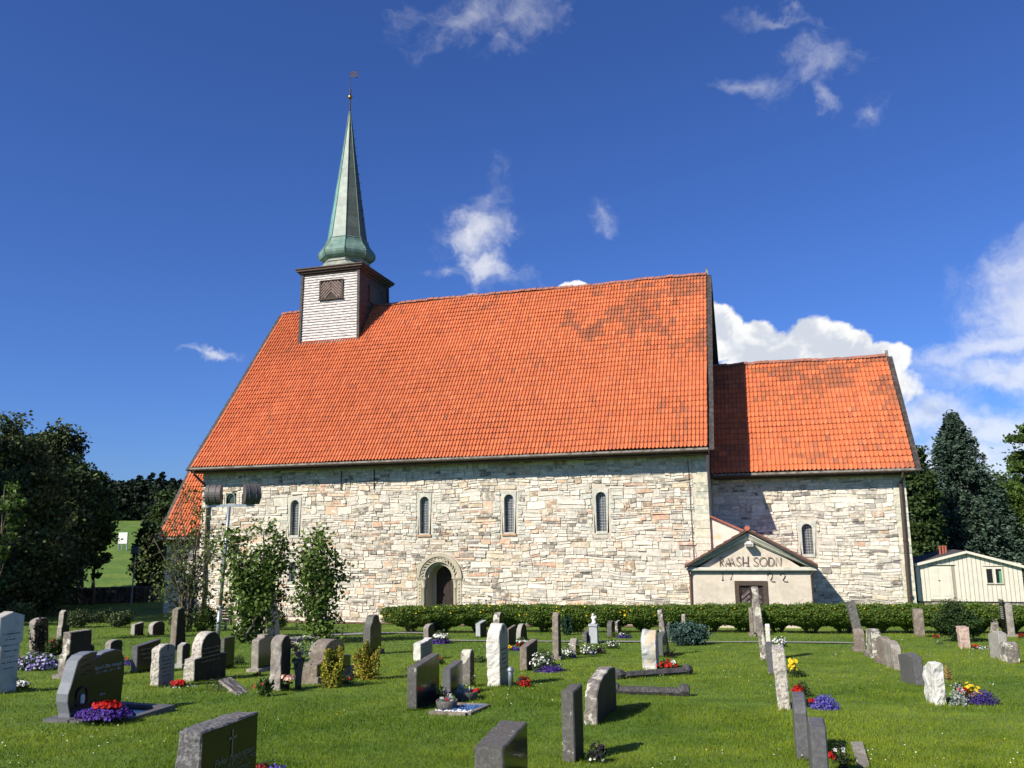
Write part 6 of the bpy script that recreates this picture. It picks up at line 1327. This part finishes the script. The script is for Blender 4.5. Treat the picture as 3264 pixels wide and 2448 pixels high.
def plant(label, u, v, wpx, hpx, parts, cat='flowers', name='grave_flowers'):
    """parts: list of (name, palette, count, size, du, dv0, dv1, dw) in shares of the clump's width and height"""
    P = gr(u, v); k = 1 / ppm(P); kz = 1 / ppv(P); w, h = wpx * k, hpx * kz; root = tag(empty(name, P), label, cat, 'plants on the graves')
    for (nm, pal, n_, size, du, z0, z1, dw) in parts:
        s = S(); d = rng.normal(size=(n_, 3)); d /= np.linalg.norm(d, axis=1)[:, None]; d[:, 2] = abs(d[:, 2]); r_ = rng.uniform(.40, 1.08, n_)[:, None] if nm not in ('foliage', 'leaves') else rng.uniform(.2, .95, n_)[:, None]
        hh = h * (z1 - z0); C = P + np.array([du * w, 0, h * z0]) + d * r_ * np.array([w * dw / 2, w * dw / 2 * .8, hh]); sz = size * wpx * k if size > 0 else -size
        if nm in ('foliage', 'leaves', 'silver_leaves', 'dry_grass'):
            if nm == 'dry_grass': dd = d * 1.0; dd[:, 2] += .6; leaves(s, C, sz, pick(pal, n_, .15), 0, .10, dd)
            else: leaves(s, C, sz, pick(pal, n_, .15), 0, .6, d if nm == 'silver_leaves' else None)
            s.build(nm, 'leaf', root)['kind'] = 'stuff'
        else:
            dn = d + np.array([0, -.5, .4]); discs(s, C, dn + rng.normal(0, .3, (n_, 3)), sz * rng.uniform(.7, 1.2, n_), pick(pal, n_, .12), 7, .25); s.build(nm, 'petal', root)['kind'] = 'stuff'
            if sz > .022: # a second, smaller whorl gives the blooms some depth
                pass
    return root
FO = lambda n_=500, sz=.12, z1=.8, dw=1.0: ('foliage', GREEN, int(n_ * 1.3), sz, 0, 0, z1 * 1.12, dw * 1.05)
B_ = lambda pal, n_, sz, du=0, z0=.2, z1=.8, dw=.9, nm='blooms': (nm, pal, n_, sz, du, z0, z1, dw)
plant('pale mauve phlox mound in front of the tall marble headstone', 112, 2134, 118, 62, [FO(900, .07), B_(MAU, 420, .028, 0, .1, .85, 1.0)])
plant('white flowers and blue lobelia at the left picture edge', 45, 2200, 90, 48, [FO(500, .08), B_(WHT, 70, .05, .1, .4, .6, .6), B_(BLU, 320, .03, -.25, .0, .3, .7, 'lobelia')])
plant('red begonias behind the mauve phlox at far left', 55, 2112, 26, 26, [FO(150, .2), B_(RED, 30, .12)])
plant('purple dusk flowers with a few red blooms beside the black slab', 402, 2120, 42, 40, [FO(200, .12, .4), B_(PUR, 160, .05, .1, 0, .4, 1), B_(RED, 6, .08, -.1, .6, .4, .6, 'red_blooms')])
plant('red begonias with white edging before the pale rough sided headstone', 562, 2190, 70, 34, [FO(300, .09, .5), B_(RED, 60, .09, .05, .3, .6, .6), B_(WHT, 60, .03, .1, 0, .2, 1.4, 'white_edging')])
plant('dark leaved plant with a white blossom beside the black slab', 760, 2118, 44, 36, [FO(350, .12), B_(WHT, 5, .08)])
plant('faded red flowers at the foot of the crested headstone', 820, 2155, 40, 16, [FO(120, .12), B_(RED, 8, .07)])
plant('peach silk roses standing in the grass by the round topped headstone', 913, 2206, 48, 82, [('foliage', GREEN, 150, .14, 0, .35, .4, .8), B_(PEA, 40, .13, 0, .62, .36, .85)])
# dark vase with wilting roses
P = gr(950, 2196); va = tag(empty('grave_vase', P), 'dark flared vase with wilted roses and eucalyptus', 'vase'); k_ = 1 / ppm(P)
q = S(); lathe(q, [(.001, 0), (9 * k_, 0), (9 * k_, .08), (10 * k_, .25), (14 * k_, .42), (20 * k_, .50), (18 * k_, .50)], P, 14); q.build('vase', 'g_dark', va, True)
q = S(); d = rng.normal(size=(220, 3)) * [.13, .1, .13] + [0, 0, .62]; leaves(q, P + d, .06, pick(SIL + GREEN, 220), 0, .5); q.build('foliage', 'leaf', va)
q = S(); d = np.array([(-.10, -.05, .72), (.06, -.10, .60), (.08, -.09, .56), (-.02, -.08, .68)]); discs(q, np.repeat(P + d, 4, 0) + rng.normal(0, .012, (16, 3)), np.array([[0, -1, .4]] * 16) + rng.normal(0, .3, (16, 3)), .045, pick([(1, (.40, .20, .15)), (1, (.5, .42, .32))], 16), 7, .4); q.build('roses', 'petal', va)
plant('dark plant with one red bloom between the golden bushes', 1108, 2180, 50, 40, [FO(380, .12), B_(RED, 4, .08), B_(WHT, 6, .05)])
plant('white petunias over deep purple ones near the hedge end', 1406, 2052, 66, 56, [FO(420, .09), B_(WHT, 80, .05, 0, .40, .62, .8), B_(PUR, 200, .06, 0, 0, .32, 1, 'purple_blooms')])
plant('small geranium with tiny red heads behind the dark slab', 1402, 2118, 36, 40, [FO(300, .14, .6), B_(RED, 5, .09, 0, .6, .4, .8)])
plant('low green leaf clump beside the lichened narrow headstone', 1530, 2112, 44, 28, [FO(300, .14)])
plant('orange and purple pansies beside the tall white headstone', 1636, 2074, 40, 26, [FO(200, .12, .5), B_(YEL, 14, .13, -.25, .3, .6, .45, 'orange_blooms'), B_(PUR, 120, .07, .15, 0, .5, .9)])
plant('white and red bedding flowers behind the brown headstone', 1662, 2062, 46, 40, [FO(320, .12), B_(WHT, 34, .07, 0, .45, .5, 1), B_(RED, 30, .09, .1, .15, .35, .8, 'red_blooms')])
plant('tall white daisies over purple lobelia by the straight edged headstone', 1736, 2142, 88, 88, [FO(1500, .07, .85, .95), B_(WHT, 100, .045, -.08, .25, .72, .95), B_(PUR, 800, .028, .18, 0, .30, 1.05, 'lobelia')])
plant('bright red bedding flowers beside the grey lantern', 1668, 2190, 54, 40, [FO(260, .1, .7), B_(RED, 170, .06, .05, .1, .85, .95), ('brown_leaves', [(1, (.03, .02, .018))], 20, .12, -.1, .7, .4, .5)])
plant('white flower clump right of the slim pillar', 1812, 2096, 50, 52, [FO(700, .08), B_(WHT, 70, .055, 0, .2, .8, 1), B_(PUR, 30, .07, .3, 0, .3, .4, 'purple_blooms')])
plant('white flower clump with purple foot before the angel pedestal', 1874, 2088, 54, 46, [FO(700, .08), B_(WHT, 70, .055, 0, .2, .8, 1), B_(PUR, 60, .07, .2, 0, .3, .5, 'purple_blooms')])
plant('dark purple leaved clump right of the white flowers', 1912, 2084, 50, 40, [('foliage', [(3, (.02, .018, .02)), (1, (.04, .05, .03))], 700, .08, 0, 0, .9, 1), B_(WHT, 6, .05)])
plant('pale airy white clump, right end of the flower row', 1950, 2068, 56, 38, [FO(700, .07), B_(WHT, 50, .035, 0, .3, .7, 1)])
plant('purple and white flowers by the dark headstone at the hedge', 1988, 2034, 58, 26, [FO(300, .09), B_(PUR, 120, .05, 0, 0, .5, 1), B_(WHT, 16, .09, -.1, .5, .5, .3, 'white_blooms')])
plant('red geraniums with one cream bloom beside the pale boulder', 2130, 2136, 76, 44, [FO(600, .09), B_(RED, 80, .075, 0, .2, .7, .9), B_(WHT, 3, .12, .2, .7, .3, .2, 'cream_bloom')])
plant('dark trailing plant at the foot of the slate grey slab', 2140, 2096, 46, 40, [('foliage', DRK + [(2, (.03, .045, .015))], 420, .09, 0, 0, .9, 1)])
plant('white pansies and nearly black pansies beside the narrow dark headstone', 1902, 2432, 84, 92, [FO(700, .08, .7), B_(WHT, 16, .07, .05, .15, .4, .7), B_(DRK, 26, .11, .05, .3, .7, .8, 'black_blooms')])
plant('dark red and blue flowers at the bottom edge by the gilt cross headstone', 850, 2480, 120, 70, [FO(500, .08), B_([(2, (.22, .01, .015)), (1, (.5, .02, .02))], 90, .06, -.15, .3, .6, .8), B_(BLU, 120, .05, .25, .2, .6, .6, 'blue_blooms')])
plant('purple verbena and red begonia bowl in front of the curved black memorial', 330, 2308, 150, 110, [FO(900, .05, .6), B_(PUR, 900, .03, 0, .25, .50, 1.0, 'verbena'), B_(RED, 160, .05, .05, .6, .42, .45)])
plant('silver leaved plant in the near bowl on the grave bed', 1424, 2262, 62, 60, [('silver_leaves', SIL, 60, .35, 0, .2, .8, .7), B_(RED, 5, .1, .05, .8, .2, .4), ('foliage', GREEN, 60, .15, 0, .2, .4, .8)])
plant('silver leaved plant with red begonia in the far bowl on the grave bed', 1490, 2230, 72, 56, [('silver_leaves', SIL, 70, .28, -.1, .2, .8, .7), B_(RED, 40, .09, .38, .45, .6, .3), ('foliage', GREEN, 60, .12, .2, .2, .5, .6)])
for (u, v, w, lb) in ((1424, 2264, 66, 'low grey bowl planter nearest the white pebbles'), (1486, 2232, 74, 'low black bowl planter at the back of the grave bed'), (330, 2300, 112, 'dark stone bowl planter in front of the curved black memorial')):
    P = gr(u, v); k_ = 1 / ppm(P); q = S(); r_ = w / 2 * k_; lathe(q, [(.001, 0), (r_ * .82, 0), (r_ * .92, .06), (r_, .13), (r_ * .95, .14), (r_ * .85, .11)], P, 20); tag(q.build('bowl_planter', 'g_dark', None, True, off=P), lb, 'planter', 'bowl planters').location = tuple(P)
plant('rose bush with white and pink buds against the dark slab', 1400, 2236, 80, 60, [FO(420, .09), B_(WHT, 4, .05, .2, .6, .4, .5), B_([(1, (.5, .02, .05))], 6, .06, .3, .5, .4, .4, 'pink_buds')])
plant('airy plant with pale buds before the lichened narrow headstone', 1500, 2190, 44, 60, [FO(260, .11), B_(WHT, 6, .07)])
plant('white trailing flowers behind the blue slate headstone', 2488, 2062, 50, 44, [FO(500, .09), B_(WHT, 90, .06, 0, .25, .75, 1)])
plant('tall yellow lilies behind the speckled granite headstone', 2534, 2160, 46, 76, [FO(360, .10, .5), B_(YEL, 12, .20, -.1, .75, .25, .6)])
plant('green leaf clump at the foot of the yellow lilies', 2552, 2158, 46, 28, [FO(420, .10)])
plant('red begonias with dark leaves right of the speckled granite headstone', 2552, 2222, 66, 64, [('foliage', DRK + GREEN, 700, .10, .1, 0, .9, 1), B_(RED, 60, .09, -.1, .3, .6, .6)])
plant('mound of violet blue lobelia with a red begonia beside the tall slate', 2628, 2262, 96, 54, [FO(500, .06, .6), B_(BLU, 1300, .026, .02, .05, .85, 1), B_(RED, 20, .08, -.38, .5, .5, .25, 'red_blooms')])
plant('white and red begonias with dark leaves beside the nearest slate', 2678, 2436, 74, 92, [('foliage', DRK + GREEN, 900, .09, .05, 0, .95, 1), B_(WHT, 7, .12, .0, .55, .4, .7), B_(RED, 16, .10, -.35, .2, .4, .35, 'red_blooms')])
plant('maroon flowers at the bottom edge right of the nearest slate', 2690, 2470, 60, 40, [FO(160, .1), B_(DRK + [(2, (.06, .01, .012))], 22, .14)])
plant('white starry flowers beside the lichen spotted pillar headstone', 2772, 2080, 30, 50, [FO(260, .12), B_(WHT, 26, .10, 0, .3, .6, .8)])
plant('dark red and purple flowers between the slate and grey headstones', 2892, 2142, 30, 56, [('foliage', DRK, 260, .14, 0, 0, .9, 1), B_(PUR, 60, .1, 0, 0, .3, 1), B_(WHT, 12, .08, 0, .8, .2, .6, 'white_blooms')])
plant('purple flowers right behind the sloping slate headstone', 2952, 2160, 30, 50, [FO(160, .12), B_(PUR, 90, .09, 0, .2, .7, 1)])
plant('silvery dusty miller beside the rough white rock headstone', 3058, 2250, 62, 74, [('silver_leaves', SIL, 420, .13, 0, 0, .95, 1)])
plant('red and yellow begonias beside the rough white rock headstone', 3082, 2238, 86, 92, [('foliage', DRK + GREEN, 700, .08, 0, 0, .8, 1), B_(RED, 70, .09, -.12, .45, .35, .6), B_(YEL, 34, .08, .22, .25, .70, .75, 'yellow_blooms')])
plant('dark violet lobelia mound right of the silvery plant', 3136, 2246, 104, 56, [FO(400, .06, .6), B_([(4, (.045, .022, .17)), (2, (.08, .045, .30)), (2, (.02, .012, .07))], 1300, .024, 0, .05, .8, 1)])
plant('blonde ornamental grass tuft behind the rough white rock headstone', 3024, 2190, 44, 96, [('dry_grass', [(2, (.42, .30, .11)), (1, (.30, .24, .10))], 160, .55, 0, .25, .7, .6)], 'grass tuft', 'ornamental_grass')
plant('smaller blonde ornamental grass tuft farther left', 2980, 2165, 34, 80, [('dry_grass', [(2, (.42, .30, .11)), (1, (.30, .24, .10))], 110, .6, 0, .4, .6, .6)], 'grass tuft', 'ornamental_grass')
plant('small red flowers left of the round yew', 2987, 2036, 26, 20, [FO(160, .14), B_(RED, 30, .1)])
plant('pale green broad leaved plant before the round yew', 2994, 2056, 34, 22, [('leaves', [(3, (.16, .24, .10)), (1, (.10, .17, .06))], 70, .22, 0, 0, .9, 1)])
plant('red blooms over tiny white ground flowers right of the pink headstone', 3126, 2070, 64, 24, [FO(300, .06, .5), B_(WHT, 110, .025, .05, 0, .5, 1.0), B_(RED, 14, .07, -.25, .5, .5, .3, 'red_blooms')])
plant('red flowers at the right picture edge by the hedge', 3260, 2036, 30, 22, [FO(160, .14), B_(RED, 36, .1)])

# ================================================================== LAWN
def lawn():
    n_ = 760000; a = rng.uniform(-.86, .86, n_) + YAW; d0, d1 = 5.5, 75.0; p = -.55
    u_ = rng.random(n_); D_ = (d0 ** p + u_ * (d1 ** p - d0 ** p)) ** (1 / p)
    x = CAM[0] - np.sin(a) * D_; y = CAM[1] + np.cos(a) * D_
    ok = ~((y > -.8) & (x > -32) & (x < 9)) & ~((y > -1.1) & (x > -1.3) & (x < 4.2)) & ~((x > 9) & (x < 15.5) & (y > 11.5) & (y < 17.5))
    def inside(px, py, poly):
        c = np.zeros(len(px), bool); m_ = len(poly); j = m_ - 1
        for i_ in range(m_):
            xi, yi = poly[i_]; xj, yj = poly[j]; c ^= ((yi > py) != (yj > py)) & (px < (xj - xi) * (py - yi) / (yj - yi + 1e-12) + xi); j = i_
        return c
    for A_, B_2 in ((pth, pth2), (pa, pb)): ok &= ~inside(x, y, [tuple(q_) for q_ in A_] + [tuple(q_) for q_ in B_2[::-1]])
    bl_ = np.array(bed.location); ok &= ~((x > bl_[0] - .05) & (x < bl_[0] + .58) & (y > bl_[1] - .05) & (y < bl_[1] + .9))
    m0 = np.array(mem.location); ok &= ~((x > m0[0] - .2) & (x < m0[0] + .92) & (y > m0[1] - .14) & (y < m0[1] + 1.1))
    x, y, D_ = x[ok], y[ok], D_[ok]; n0 = len(x); ex, ey_ = [], []
    for (bx, by, bt, bw) in BASES:      # uncut grass against the foot of each stone
        m_ = 170; t_ = rng.random(m_); sd = rng.integers(0, 4, m_); o1 = abs(rng.normal(0, .025, m_)) + .01
        ex.append(np.where(sd == 0, bx - bt / 2 - o1, np.where(sd == 1, bx + bt / 2 + o1, bx + (t_ - .5) * bt))); ey_.append(np.where(sd < 2, by + t_ * bw, np.where(sd == 2, by - o1, by + bw + o1)))
    ex, ey_ = np.concatenate(ex), np.concatenate(ey_); x, y = np.concatenate([x, ex]), np.concatenate([y, ey_]); D_ = np.concatenate([D_, np.hypot(ex - CAM[0], ey_ - CAM[1])]); n_ = len(x); z = gz(x, y)
    tall = vnoise(np.stack([x * 1.1, y * 1.1, np.zeros(n_)], -1), 41)
    h = (.026 + .0006 * D_) * rng.uniform(.55, 1.35, n_) * (.75 + .5 * tall); h[n0:] *= rng.uniform(1.0, 2.3, n_ - n0); w = (.0040 + .00045 * D_) * rng.uniform(.7, 1.3, n_)
    b = rng.uniform(0, 6.283, n_); dx, dy = np.cos(b) * w / 2, np.sin(b) * w / 2; lx, ly = rng.normal(0, .42, n_) * h, rng.normal(0, .42, n_) * h
    V = np.stack([np.stack([x - dx, y - dy, z - .004], -1), np.stack([x + dx, y + dy, z - .004], -1), np.stack([x + lx, y + ly, z + h], -1)], 1).reshape(-1, 3)
    t1 = vnoise(np.stack([x * .30, y * .30, np.zeros(n_)], -1), 51)[:, None]; t2 = vnoise(np.stack([x * 1.9, y * 1.9, np.zeros(n_)], -1), 52)[:, None]; t3 = vnoise(np.stack([x * 7, y * 7, np.zeros(n_)], -1), 53)[:, None]
    mixv = np.clip(.52 + (t1 - .5) * 1.2 + (t2 - .5) * 1.0 + (t3 - .5) * .35 + rng.normal(0, .10, (n_, 1)), 0, 1)
    c = np.array([.098, .172, .012]) * (1 - mixv) + np.array([.24, .305, .026]) * mixv; c *= rng.uniform(.87, 1.13, (n_, 1)); dry = rng.random(n_) < .012; c[dry] = [.30, .28, .10]
    s = S(); s.add(V, tri=np.arange(n_ * 3).reshape(-1, 3), col=np.repeat(c, 3, 0)); tag(s.build('lawn_grass', 'grass'), 'mown green lawn between the graves', 'grass', kind='stuff')
    m_ = 800; k = rng.choice(n_, m_ * 3, replace=False); pr = vnoise(np.stack([x[k] * .5, y[k] * .5, np.zeros(len(k))], -1), 61); k = k[pr > np.quantile(pr, .66)]
    s = S(); C = np.stack([x[k], y[k], z[k] + .035 + .0008 * D_[k]], -1); discs(s, C, np.array([[0, -.5, 1.0]]) + rng.normal(0, .3, (len(k), 3)), (.006 + .0002 * D_[k]) * rng.uniform(.7, 1.2, len(k)), pick([(6, (.72, .74, .62)), (1, (.75, .62, .08))], len(k), .08), 6, .5)
    tag(s.build('clover_blossoms', 'petal'), 'tiny white clover heads scattered over the lawn', 'clover', kind='stuff')
lawn()
